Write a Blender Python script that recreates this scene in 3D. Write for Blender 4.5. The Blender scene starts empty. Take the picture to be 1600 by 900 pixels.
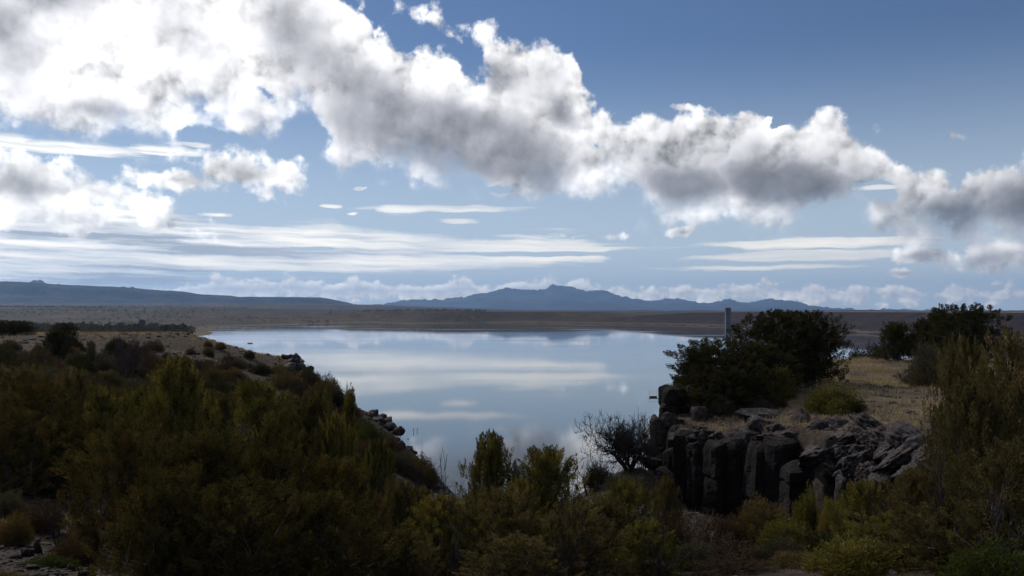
import bpy, math, random
import numpy as np
from mathutils import Vector, Matrix, noise

# ------------------------------------------------------------------ camera, world, sun, exposure
SC = bpy.context.scene
F = 1386.0            # focal length in photograph pixels (1600 wide)
HZ = 488.0            # row of the horizon in the photograph
CAM_Z = 25.0          # the eye is 25 m above the lake
SUN_AZ = math.radians(-47)      # left of the view axis
SUN_EL = math.radians(39)

cam_d = bpy.data.cameras.new('camera')
cam = bpy.data.objects.new('camera', cam_d)
SC.collection.objects.link(cam)
cam.location = (0, 0, CAM_Z)
cam.rotation_euler = (math.radians(90), 0, 0)
cam_d.sensor_width = 36.0
cam_d.lens = 36.0 * F / 1600.0
cam_d.shift_y = (HZ - 450) / 1600.0
cam_d.clip_start = 0.1
cam_d.clip_end = 200000
SC.camera = cam
SC.view_settings.view_transform = 'Standard'
SC.view_settings.look = 'None'
SC.view_settings.exposure = -0.585
SC.view_settings.gamma = 1.0
SC.render.engine = 'CYCLES'
SC.cycles.use_denoising = True
SC.cycles.max_bounces = 5
SC.cycles.diffuse_bounces = 2
SC.cycles.glossy_bounces = 2
SC.cycles.transmission_bounces = 2
SC.cycles.transparent_max_bounces = 4
SC.cycles.volume_bounces = 0
SC.cycles.sample_clamp_indirect = 4.0

sun_d = bpy.data.lights.new('sun', 'SUN')
sun_d.energy = 4.6
sun_d.angle = math.radians(0.5)
sun_d.color = (1.0, 0.93, 0.84)
sun = bpy.data.objects.new('sun', sun_d)
SC.collection.objects.link(sun)
sdir = Vector((math.sin(SUN_AZ) * math.cos(SUN_EL), math.cos(SUN_AZ) * math.cos(SUN_EL), math.sin(SUN_EL)))
sun.rotation_euler = (-sdir).to_track_quat('-Z', 'Y').to_euler()
sun.location = sdir * 100

# ---- a small expression helper for shader nodes
class E:
    """one socket of a node tree, with arithmetic"""
    def __init__(s, nt, sock): s.nt, s.s = nt, sock
    def _m(s, op, *a, clamp=False):
        n = s.nt.nodes.new('ShaderNodeMath'); n.operation = op; n.use_clamp = clamp
        for i, x in enumerate((s,) + a):
            if isinstance(x, E): s.nt.links.new(x.s, n.inputs[i])
            else: n.inputs[i].default_value = x
        return E(s.nt, n.outputs[0])
    def __add__(s, o): return s._m('ADD', o)
    __radd__ = __add__
    def __sub__(s, o): return s._m('SUBTRACT', o)
    def __rsub__(s, o): return (s * -1.0) + o
    def __mul__(s, o): return s._m('MULTIPLY', o)
    __rmul__ = __mul__
    def __truediv__(s, o): return s._m('DIVIDE', o)
    def mad(s, a, b): return s._m('MULTIPLY_ADD', a, b)
    def mn(s, o): return s._m('MINIMUM', o)
    def mx(s, o): return s._m('MAXIMUM', o)
    def pw(s, o): return s._m('POWER', o)
    def sat(s): return s._m('ADD', 0.0, clamp=True)
    def abs(s): return s._m('ABSOLUTE')
    def step(s, a, b, lo=0.0, hi=1.0):
        n = s.nt.nodes.new('ShaderNodeMapRange'); n.interpolation_type = 'SMOOTHSTEP'
        s.nt.links.new(s.s, n.inputs[0])
        for i, x in ((1, a), (2, b), (3, lo), (4, hi)): n.inputs[i].default_value = x
        return E(s.nt, n.outputs[0])
    def lin(s, a, b, lo=0.0, hi=1.0, clamp=True):
        n = s.nt.nodes.new('ShaderNodeMapRange'); n.clamp = clamp
        s.nt.links.new(s.s, n.inputs[0])
        for i, x in ((1, a), (2, b), (3, lo), (4, hi)): n.inputs[i].default_value = x
        return E(s.nt, n.outputs[0])
    def curve(s, pts, vector=False):
        n = s.nt.nodes.new('ShaderNodeFloatCurve'); c = n.mapping.curves[0]
        n.mapping.use_clip = False
        pts = sorted(pts)
        while len(c.points) < len(pts): c.points.new(0.5, 0.5)
        for p, (x, y) in zip(c.points, pts):
            p.location = (x, y); p.handle_type = 'AUTO_CLAMPED' if not vector else 'VECTOR'
        n.mapping.update()
        s.nt.links.new(s.s, n.inputs['Value'])
        return E(s.nt, n.outputs[0])

def vmath(nt, op, a, b=None, scale=None):
    n = nt.nodes.new('ShaderNodeVectorMath'); n.operation = op
    for i, x in enumerate((a, b)):
        if x is None: continue
        if isinstance(x, E): nt.links.new(x.s, n.inputs[i])
        else: n.inputs[i].default_value = x
    if scale is not None:
        if isinstance(scale, E): nt.links.new(scale.s, n.inputs['Scale'])
        else: n.inputs['Scale'].default_value = scale
    return E(nt, n.outputs['Value' if op in ('LENGTH', 'DOT_PRODUCT', 'DISTANCE') else 'Vector'])
def comb(nt, x, y, z):
    n = nt.nodes.new('ShaderNodeCombineXYZ')
    for i, v in enumerate((x, y, z)):
        if isinstance(v, E): nt.links.new(v.s, n.inputs[i])
        else: n.inputs[i].default_value = v
    return E(nt, n.outputs[0])
def sep(nt, v):
    n = nt.nodes.new('ShaderNodeSeparateXYZ'); nt.links.new(v.s, n.inputs[0])
    return [E(nt, n.outputs[i]) for i in range(3)]
def tex_noise(nt, v, scale, detail=4.0, rough=0.5, dist=0.0, dim='3D', color=False, lac=2.0, kind='FBM'):
    n = nt.nodes.new('ShaderNodeTexNoise'); n.noise_dimensions = dim; n.noise_type = kind
    nt.links.new(v.s, n.inputs['Vector'])
    n.inputs['Scale'].default_value = scale; n.inputs['Detail'].default_value = detail
    n.inputs['Roughness'].default_value = rough; n.inputs['Distortion'].default_value = dist
    n.inputs['Lacunarity'].default_value = lac
    return E(nt, n.outputs['Color' if color else 'Fac'])
def mixc(nt, f, a, b, mode='MIX'):
    n = nt.nodes.new('ShaderNodeMix'); n.data_type = 'RGBA'; n.blend_type = mode
    for i, x in ((0, f), (6, a), (7, b)):
        if isinstance(x, E): nt.links.new(x.s, n.inputs[i])
        elif i == 0: n.inputs[i].default_value = x
        else: n.inputs[i].default_value = tuple(x) + (1.0,)
    return E(nt, n.outputs[2])

# ---- the sky: Nishita air with procedural clouds laid out by azimuth and elevation
def ae(px, py):
    u, v = (px - 800) / F, (HZ - py) / F
    return math.atan(u), math.atan(v / math.sqrt(1 + u * u))
AZW = 0.66     # the outlines of the cloud banks run over +-AZW radians of azimuth
EH = 0.6       # and up to EH radians of elevation

def build_world():
    w = bpy.data.worlds.new('World'); SC.world = w; w.use_nodes = True
    nt = w.node_tree; nt.nodes.clear()
    out = nt.nodes.new('ShaderNodeOutputWorld'); bg = nt.nodes.new('ShaderNodeBackground')
    nt.links.new(bg.outputs[0], out.inputs[0])
    K = 0.15
    bg.inputs['Strength'].default_value = K
    sky = nt.nodes.new('ShaderNodeTexSky'); sky.sky_type = 'NISHITA'; sky.sun_disc = False
    sky.sun_elevation = SUN_EL; sky.sun_rotation = SUN_AZ; sky.altitude = 1300
    sky.air_density = 1.0; sky.dust_density = 0.35; sky.ozone_density = 2.0
    skyc = vmath(nt, 'MULTIPLY', E(nt, sky.outputs[0]), (0.53, 0.59, 0.69))
    tc = nt.nodes.new('ShaderNodeTexCoord')
    d = vmath(nt, 'NORMALIZE', E(nt, tc.outputs['Generated']))
    X, Y, Z = sep(nt, d)
    az = X._m('ARCTAN2', Y)
    el = Z._m('ARCSINE')
    azc = comb(nt, az, el, 0.0)
    skyc = mixc(nt, el.step(0.0, 0.30, 0.90, 0.0), skyc, (6.1, 7.2, 8.1))     # pale air low down
    # ragged edges: the lookups wander with noise
    wn = tex_noise(nt, azc, 9.0, 7.0, 0.6, color=True, dim='2D')
    wv = vmath(nt, 'SCALE', vmath(nt, 'SUBTRACT', wn, (0.5, 0.5, 0.5)), scale=0.04)
    pw_ = vmath(nt, 'ADD', azc, wv)
    wx, wy, _ = sep(nt, pw_)
    t = wx.lin(-AZW, AZW)
    eh = wy * (1.0 / EH)
    inside = az.abs().step(AZW * 0.86, AZW * 1.0, 1.0, 0.0)
    def outline(pts):
        return t.curve([((ae(px, py)[0] + AZW) / (2 * AZW), ae(px, py)[1] / EH) for px, py in pts])
    turned = {}
    def blob(px, py, rx, ry, ang=0.0, v=pw_):
        """1 at the middle of an ellipse, 0 on its outline; ang: clockwise tilt (a few fixed tilts share their turned coordinates)"""
        q = 0 if abs(ang) <= 7 else min((-22, 14, 33), key=lambda k: abs(k - ang))
        c_, s_ = math.cos(math.radians(q)), math.sin(math.radians(q))
        if q and (id(v), q) not in turned:
            turned[(id(v), q)] = comb(nt, vmath(nt, 'DOT_PRODUCT', v, (c_, -s_, 0.0)), vmath(nt, 'DOT_PRODUCT', v, (s_, c_, 0.0)), 0.0)
        a, e = ae(px, py); a, e = a * c_ - e * s_, a * s_ + e * c_
        kx, ky = F / rx, F / ry
        n = nt.nodes.new('ShaderNodeVectorMath'); n.operation = 'MULTIPLY_ADD'
        nt.links.new((turned[(id(v), q)] if q else v).s, n.inputs[0])
        n.inputs[1].default_value = (kx, ky, 0.0); n.inputs[2].default_value = (-a * kx, -e * ky, 0.0)
        return 1.0 - vmath(nt, 'LENGTH', E(nt, n.outputs[0]))
    top = outline([(-100, -330), (150, -320), (330, -190), (430, -120), (490, -60), (530, -5), (560, 28), (600, 62), (650, 74), (700, 62), (735, 92), (765, 90), (790, 66), (820, 52), (860, 52), (890, 82), (905, 125), (935, 138), (965, 168), (1000, 186), (1040, 182), (1080, 178), (1130, 170), (1180, 152), (1215, 180), (1250, 176), (1290, 172), (1330, 188), (1380, 205), (1430, 236), (1470, 244), (1500, 268), (1530, 250), (1570, 250), (1640, 262), (1750, 250)])
    bot = outline([(-100, 215), (0, 210), (60, 222), (130, 236), (190, 228), (230, 238), (270, 226), (320, 204), (380, 206), (425, 214), (450, 206), (475, 186), (500, 224), (530, 262), (560, 268), (600, 262), (640, 284), (690, 296), (750, 298), (790, 308), (840, 322), (880, 312), (910, 296), (950, 296), (980, 316), (1020, 342), (1080, 350), (1140, 350), (1200, 360), (1260, 352), (1310, 334), (1340, 318), (1365, 356), (1410, 370), (1470, 372), (1530, 378), (1600, 384), (1750, 390)])
    # the flat sheet low on the left and its long bars
    stop = outline([(-100, 306), (0, 306), (120, 312), (220, 316), (300, 336), (400, 344), (525, 343), (560, 353), (650, 363), (750, 368), (830, 364), (900, 364), (960, 376), (1060, 377), (1110, 382), (1150, 392), (1300, 440), (1750, 450)])
    sbot = outline([(-100, 452), (100, 448), (300, 442), (430, 433), (560, 431), (650, 428), (780, 422), (900, 415), (945, 409), (960, 396), (1000, 391), (1080, 389), (1150, 382), (1300, 400), (1750, 400)])
    ctop = outline([(-100, 452), (60, 446), (150, 450), (230, 444), (300, 438), (340, 432), (400, 436), (460, 431), (520, 440), (560, 436), (640, 440), (690, 440), (735, 430), (760, 446), (800, 438), (860, 432), (905, 438), (960, 444), (1040, 448), (1080, 444), (1140, 450), (1190, 440), (1240, 442), (1330, 448), (1450, 446), (1600, 450), (1750, 450)])
    gl = lambda: vmath(nt, 'DOT_PRODUCT', d, tuple(sdir)).lin(0.25, 0.88, 0.0, 1.0)      # fresh nodes each time keep the shader's stack small
    w2 = vmath(nt, 'SCALE', vmath(nt, 'SUBTRACT', tex_noise(nt, azc, 22.0, 4.0, 0.55, color=True, dim='2D'), (0.5, 0.5, 0.5)), scale=0.014)
    pv = vmath(nt, 'ADD', azc, w2)
    w3 = vmath(nt, 'MULTIPLY', w2, (3.0, 0.35, 0.0))
    bv = vmath(nt, 'ADD', azc, w3)
    PX = F * EH / 100.0                                          # curve units -> hundreds of photograph pixels
    # the line of small cumulus standing on the horizon
    cv = comb(nt, az, el * 1.2, 9.1)
    cn = tex_noise(nt, cv, 42.0, 7.0, 0.55) - 0.5
    cn2 = tex_noise(nt, vmath(nt, 'ADD', cv, (-0.003, 0.005, 0.0)), 42.0, 7.0, 0.55) - 0.5
    ehc = el * (1.0 / EH)
    cm = ((ctop - ehc) * PX * 5.0).mn(((ehc * EH) * F / 30.0 - 0.3))
    cm = cm.mn(0.9) * inside + (1.0 - inside) * (0.045 - el) * 20.0
    cD = cm + cn * 3.2
    ac = cD.step(0.0, 0.45) * 0.85
    cshade = (cm * 0.9 + cn * 1.2).step(0.2, 1.3)
    cb = (1.08 + gl() * 0.25 - (cn2 - cn) * 2.6) * (1.0 - cshade) + cshade * 0.52
    colc = mixc(nt, cshade, (1.0, 0.94, 0.88), (0.88, 0.98, 1.12))
    colc = vmath(nt, 'SCALE', colc, scale=cb * (1.5 / K))
    col = mixc(nt, ac, skyc, colc)
    # flat sheets and bars: noise drawn out along the horizon
    bx_, by_, _ = sep(nt, bv)
    sv = comb(nt, bx_ * 2.2, (by_ + bx_ * 0.02) * 26.0, 3.7)
    ehb = by_ * (1.0 / EH)
    sn = tex_noise(nt, sv, 2.3, 8.0, 0.68) - 0.5
    sn2 = tex_noise(nt, vmath(nt, 'ADD', sv, (5.0, 0.9, 2.0)), 1.6, 5.0, 0.6) - 0.5
    sfine = tex_noise(nt, vmath(nt, 'MULTIPLY', sv, (1.3, 2.6, 1.0)), 2.6, 6.0, 0.6) - 0.5
    sm = (stop - ehb).mn(ehb - sbot) * PX * 5.5
    bars = blob(1245, 381, 190, 9, -4, v=bv).mx(blob(1250, 400, 170, 10, -5, v=bv)).mx(blob(700, 326, 150, 7, -1, v=bv)).mx(blob(628, 327, 50, 10, v=bv)).mx(blob(712, 345, 34, 5, v=bv) * 0.8) \
        .mx(blob(1370, 294, 40, 4, v=bv) * 0.8).mx(blob(340, 335, 24, 4, v=bv) * 0.8).mx(blob(518, 322, 16, 4, v=bv) * 0.8).mx(blob(555, 333, 14, 3, v=bv) * 0.8).mx(blob(250, 236, 60, 9, v=bv) * 0.9).mx(blob(110, 232, 110, 12, 3, v=bv) * 0.9).mx(blob(20, 222, 50, 12, v=bv)).mx(blob(300, 226, 26, 4, v=bv)).mx(blob(1200, 418, 160, 5, v=bv) * 0.6)
    gap = blob(800, 397, 260, 6, -1, v=bv).mx(blob(420, 428, 180, 5, v=bv)).mx(blob(480, 388, 60, 5, v=bv)) .mx(blob(1000, 384, 100, 2, v=bv) * 0.4)
    sm = (sm.mn(1.0) * inside).mx(bars * 1.6) - gap.mx(0.0) * 2.2 + (1.0 - inside) * (el - 0.04).abs().lin(0.0, 0.05, 0.5, -1.0)
    sD = sm + sn * 2.4 + sfine * 1.8 + 0.1
    as_ = sD.step(0.0, 0.8) * 0.92
    sshade = (sn2 * 3.2 + 0.5 + sn * 1.4 + sfine * 2.4).sat() * (t.lin(0.25, 0.6, 1.0, 0.4))
    sb = (1.25 + gl() * 0.35 + sn * 0.5) * (1.0 - sshade) + sshade * 0.5
    cols = mixc(nt, sshade, (1.0, 0.94, 0.82), (0.9, 0.98, 1.08))
    cols = vmath(nt, 'SCALE', cols, scale=sb * (1.5 / K))
    col = mixc(nt, as_, col, cols)
    # noise fields
    fb = tex_noise(nt, azc, 15.0, 11.0, 0.56, dim='2D') - 0.5
    off = vmath(nt, 'ADD', azc, (-0.012, 0.016, 0.0))          # a step towards the sun
    fo = tex_noise(nt, off, 15.0, 11.0, 0.56, dim='2D') - 0.5
    def billow(v, sc, det):
        n = nt.nodes.new('ShaderNodeTexVoronoi'); n.voronoi_dimensions = '2D'; n.feature = 'SMOOTH_F1'; n.normalize = True
        n.inputs['Scale'].default_value = sc; n.inputs['Detail'].default_value = det; n.inputs['Roughness'].default_value = 0.5
        n.inputs['Smoothness'].default_value = 0.35
        nt.links.new(v.s, n.inputs['Vector'])
        return 0.30 - E(nt, n.outputs['Distance'])
    w4 = vmath(nt, 'SCALE', vmath(nt, 'SUBTRACT', tex_noise(nt, azc, 30.0, 5.0, 0.6, color=True, dim='2D'), (0.5, 0.5, 0.5)), scale=0.022)
    bq = vmath(nt, 'ADD', azc, w4)
    bi = billow(bq, 17.0, 3.0)
    bo = billow(vmath(nt, 'ADD', bq, (-0.005, 0.008, 0.0)), 17.0, 3.0)
    lo = tex_noise(nt, azc, 5.0, 3.0, 0.5, dim='2D') - 0.5
    fm = tex_noise(nt, vmath(nt, 'ADD', azc, (3.1, 1.7, 0.0)), 24.0, 6.0, 0.6, dim='2D') - 0.5
    rel = (fo - fb) * 0.9 + (bo - bi) * 1.1
    fs = tex_noise(nt, vmath(nt, 'ADD', azc, (1.3, 4.7, 0.0)), 8.5, 6.0, 0.52, dist=0.6, dim='2D') - 0.5
    lit = (0.80 + gl() * 0.5 - rel * 2.6)
    # loose puffs
    pf = blob(392, 272, 84, 40, v=pv).mx(blob(345, 262, 34, 30, v=pv)).mx(blob(280, 284, 84, 17, 4, v=pv) * 0.9).mx(blob(50, 290, 120, 50, 6, v=pv) * 1.2).mx(blob(150, 300, 120, 24, 12, v=pv)).mx(blob(-60, 280, 90, 60, v=pv)) \
        .mx(blob(100, 335, 150, 34, 6, v=pv) * 0.85).mx(blob(230, 345, 90, 18, 12, v=pv) * 0.75).mx(blob(1066, 362, 22, 9, v=pv)).mx(blob(1435, 398, 36, 13, v=pv)).mx(blob(1545, 404, 80, 20, v=pv) * 0.8).mx(blob(1408, 426, 30, 9, v=pv) * 0.9) \
        .mx(blob(755, 50, 44, 16, -20, v=pv) * 0.25).mx(blob(632, 32, 60, 22, 30, v=pv) * 0.15).mx(blob(700, 50, 50, 10, 50, v=pv) * 0.4).mx(blob(1486, 214, 22, 8, v=pv) * 0.6).mx(blob(1600, 405, 50, 20, v=pv) * 0.6).mx(blob(1060, 166, 40, 9, 20, v=pv) * 0.7).mx(blob(910, 368, 60, 8, v=pv) * 0.7).mx(blob(560, 295, 14, 4, v=pv))
    pD = pf.mx(-0.6) * 1.5 + fb * 1.6 + fm * 3.0 + bi * 1.2 - 0.12
    ap = pD.step(-0.05, 0.75)
    pth = (pf * 1.2 + fs * 1.6 + fb * 1.6 - 0.25).step(0.25, 1.3)
    pb = (lit + 0.05) * (1.0 - pth) + pth * 0.42
    colp = vmath(nt, 'SCALE', mixc(nt, 0.0, (1.0, 0.985, 0.965), (1, 1, 1)), scale=pb.mx(0.2) * (1.5 / K))
    col = mixc(nt, ap, col, colp)
    m = (top - eh).mn(eh - bot) * PX
    hole = blob(485, 205, 42, 46).mx(blob(930, 222, 46, 22, 15) * 0.8).mx(blob(1372, 290, 50, 30) * 0.9).mx(blob(770, 296, 40, 10) * 0.6) \
        .mx(blob(415, 138, 46, 20, 30) * 0.5).mx(blob(122, 62, 20, 10) * 0.6).mx(blob(95, 30, 16, 40) * 0.35).mx(blob(1225, 196, 36, 18) * 0.5).mx(blob(190, 94, 40, 8) * 0.4) \
        .mx(blob(330, 218, 100, 18, -4) * 0.5).mx(blob(1505, 300, 14, 50) * 0.3)
    hole = hole.mx(-0.5) + fb * 1.6 + fm * 1.2
    hole = hole.step(0.1, 0.9)
    m = m - hole * 1.1
    gen = lo * 2.2 - 0.1 + el.step(0.5, 1.2) * 0.25                     # the rest of the sky carries banks of the same kind
    upper = el.step(0.36, 0.44)
    outside = (1.0 - inside).mx(upper * 0.75)
    dens = (m.mn(0.9) * inside) * (1.0 - outside) + gen * outside
    D = dens * 1.5 + fb * 1.25 + fm * 0.9 + bi * 1.5
    # billowy caps along the upper rim, soft below
    am = D.step(0.0, 0.3)
    am2 = D.step(-0.25, 0.85)
    soft = ((top - eh) * PX).step(0.25, 0.9)
    am = am * (1.0 - soft) + (am * 0.3 + am2 * 0.7) * soft
    core = blob(690, 215, 270, 78, 12) * 1.25
    core = core.mx(blob(600, 165, 170, 58, 38) * 1.0).mx(blob(455, 55, 70, 130, -30) * 0.95).mx(blob(840, 285, 46, 62, -24) * 0.9) \
        .mx(blob(300, 60, 90, 100, -20) * 0.62).mx(blob(15, 60, 66, 110, -8) * 0.85).mx(blob(155, 180, 76, 26, 6) * 0.9).mx(blob(390, 172, 60, 36) * 0.62).mx(blob(70, -20, 110, 50) * 0.8) \
        .mx(blob(1240, 300, 110, 52, 12) * 1.0).mx(blob(1080, 302, 76, 44, 0) * 0.72).mx(blob(1490, 335, 60, 52) * 0.8).mx(blob(1610, 320, 66, 62) * 0.7).mx(blob(780, 110, 44, 24, 40) * 0.7).mx(blob(870, 175, 40, 24, 30) * 0.6).mx(blob(1400, 350, 50, 22) * 0.35)
    core = core.mx(0.0) * inside * (1.0 - upper) + outside * (gen * 1.5).sat() * 0.5
    thin = (1.0 - gl() * 0.3)
    depth = ((top - eh) * PX).mn((eh - bot) * PX * 1.9).step(0.12, 0.95) * t.lin(0.3, 0.5) * inside * (1.0 - outside)
    thick = (core * 1.15 + depth * 0.5 + fs * 1.05 + fb * 0.4 - rel * 0.55 + bi * 0.35).step(-0.08, 1.12) * thin
    shade = 0.17 + gl() * 0.02
    bm = lit * (1.0 - thick) + thick * shade
    bm = bm.mx(0.17)
    colm = mixc(nt, thick * 0.9, (1.0, 0.985, 0.97), (0.96, 0.96, 1.04))
    colm = vmath(nt, 'SCALE', colm, scale=bm * (1.5 / K))
    col = mixc(nt, am, col, colm)
    nt.links.new(col.s, bg.inputs['Color'])
    try:
        w.cycles.sampling_method = 'MANUAL'; w.cycles.sample_map_resolution = 1024
    except Exception: pass
build_world()

# ------------------------------------------------------------------ helpers
COL = SC.collection
rng = np.random.RandomState(7)
def at(px, py, Y, real=True):
    """the point at depth Y that stands at a pixel of the photograph"""
    return Vector(((px - 800) / F * Y, Y, CAM_Z + (HZ - py) / F * Y))
def link(o, parent=None):
    COL.objects.link(o)
    if parent is not None: o.parent = parent
    return o
def mesh_of(name, V, Fc, mats=(), smooth=False, midx=None):
    me = bpy.data.meshes.new(name)
    if isinstance(V, np.ndarray) and isinstance(Fc, np.ndarray):
        n, k = Fc.shape
        me.vertices.add(len(V)); me.vertices.foreach_set('co', V.astype(np.float32).ravel())
        me.loops.add(n * k); me.loops.foreach_set('vertex_index', Fc.astype(np.int32).ravel())
        me.polygons.add(n); me.polygons.foreach_set('loop_start', np.arange(n, dtype=np.int32) * k)
        me.update(calc_edges=True)
    else:
        me.from_pydata([tuple(v) for v in V], [], Fc)
    if smooth: me.polygons.foreach_set('use_smooth', [True] * len(me.polygons))
    for m in mats: me.materials.append(m)
    if midx is not None: me.polygons.foreach_set('material_index', midx)
    me.update()
    return me
def obj(name, me, parent=None, loc=None):
    o = bpy.data.objects.new(name, me)
    link(o, parent)
    if loc is not None: o.location = loc
    return o
def tag(o, label=None, cat=None, group=None, kind=None):
    if label: o['label'] = label
    if cat: o['category'] = cat
    if group: o['group'] = group
    if kind: o['kind'] = kind
    return o
def thing(name, label, cat, loc, rz=0.0, group=None, scale=None):
    e = bpy.data.objects.new(name, None); link(e)
    e.location = loc; e.rotation_euler = (0, 0, rz); e.empty_display_size = 0.3
    if scale: e.scale = (scale,) * 3 if not isinstance(scale, (tuple, list)) else scale
    return tag(e, label, cat, group)
class MB:
    """gathers vertices and faces of one mesh"""
    def __init__(s): s.V = []; s.F = []
    def add(s, V, Fs):
        b = len(s.V); s.V += [tuple(v) for v in V]; s.F += [tuple(b + i for i in f) for f in Fs]
    def tube(s, pts, rads, n=5, cap=True):
        b = len(s.V); prev = None
        for i, (p, r) in enumerate(zip(pts, rads)):
            p = Vector(p)
            t = (Vector(pts[min(i + 1, len(pts) - 1)]) - Vector(pts[max(i - 1, 0)])).normalized()
            a = t.cross(Vector((0.3, 0.2, 1))) if prev is None else prev - t * prev.dot(t)
            if a.length < 1e-4: a = t.cross(Vector((1, 0, 0)))
            a.normalize(); prev = a; c = t.cross(a)
            for k in range(n):
                w = 2 * math.pi * k / n
                s.V.append(tuple(p + a * (r * math.cos(w)) + c * (r * math.sin(w))))
        for i in range(len(pts) - 1):
            for k in range(n):
                k2 = (k + 1) % n
                s.F.append((b + i * n + k, b + i * n + k2, b + (i + 1) * n + k2, b + (i + 1) * n + k))
        if cap:
            s.F.append(tuple(b + k for k in range(n))[::-1]); e = b + (len(pts) - 1) * n
            s.F.append(tuple(e + k for k in range(n)))
    def box(s, c, d, rz=0.0, taper=1.0):
        cx, cy, cz = c; dx, dy, dz = d[0] / 2, d[1] / 2, d[2] / 2; V = []
        for z in (-dz, dz):
            k = taper if z > 0 else 1.0
            for x, y in ((-dx, -dy), (dx, -dy), (dx, dy), (-dx, dy)):
                x *= k; y *= k
                V.append((cx + x * math.cos(rz) - y * math.sin(rz), cy + x * math.sin(rz) + y * math.cos(rz), cz + z))
        s.add(V, [(0, 3, 2, 1), (4, 5, 6, 7), (0, 1, 5, 4), (1, 2, 6, 5), (2, 3, 7, 6), (3, 0, 4, 7)])
    def mesh(s, name, mats=(), smooth=False): return mesh_of(name, s.V, s.F, mats, smooth)

# value noise on the plane, several octaves (numpy, repeatable)
_perm = np.random.RandomState(3).rand(256, 256)
def vnoise(x, y):
    xi = np.floor(x).astype(int); yi = np.floor(y).astype(int)
    fx = x - xi; fy = y - yi
    fx = fx * fx * (3 - 2 * fx); fy = fy * fy * (3 - 2 * fy)
    g = lambda a, b: _perm[a & 255, b & 255]
    return ((g(xi, yi) * (1 - fx) + g(xi + 1, yi) * fx) * (1 - fy) + (g(xi, yi + 1) * (1 - fx) + g(xi + 1, yi + 1) * fx) * fy) * 2 - 1
def fbm(x, y, o=4, rough=0.5):
    s = 0; a = 1; t = 0
    for i in range(o):
        s = s + a * vnoise(x * 2 ** i + 17.3 * i, y * 2 ** i + 5.1 * i); t += a; a *= rough
    return s / t
def sstep(a, b, x):
    t = np.clip((x - a) / (b - a), 0, 1); return t * t * (3 - 2 * t)

# ------------------------------------------------------------------ materials
def new_mat(name, rough=0.9, spec=0.2):
    m = bpy.data.materials.new(name); m.use_nodes = True
    nt = m.node_tree; b = nt.nodes['Principled BSDF']
    b.inputs['Roughness'].default_value = rough
    b.inputs['Specular IOR Level'].default_value = spec
    return m, nt, b
def ocoord(nt, kind='Object'):
    n = nt.nodes.new('ShaderNodeTexCoord'); return E(nt, n.outputs[kind])
def bump(nt, b, h, strength=0.5, dist=0.1):
    n = nt.nodes.new('ShaderNodeBump'); n.inputs['Strength'].default_value = strength; n.inputs['Distance'].default_value = dist
    nt.links.new(h.s, n.inputs['Height']); nt.links.new(n.outputs[0], b.inputs['Normal'])
def ramp(nt, f, stops):
    n = nt.nodes.new('ShaderNodeValToRGB'); cr = n.color_ramp
    while len(cr.elements) < len(stops): cr.elements.new(0.5)
    for e, (p, c) in zip(cr.elements, stops): e.position = p; e.color = tuple(c) + (1.0,)
    nt.links.new(f.s, n.inputs[0]); return E(nt, n.outputs[0])
def simple(name, stops, scale=3.0, rough=0.9, detail=4, b_s=0.3, b_d=0.02, b_scale=None, spec=0.2):
    m, nt, b = new_mat(name, rough, spec)
    v = ocoord(nt)
    f = tex_noise(nt, v, scale, detail, 0.6)
    nt.links.new(ramp(nt, f, stops).s, b.inputs['Base Color'])
    if b_s: bump(nt, b, tex_noise(nt, v, b_scale or scale * 3, 5, 0.6), b_s, b_d)
    return m

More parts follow.
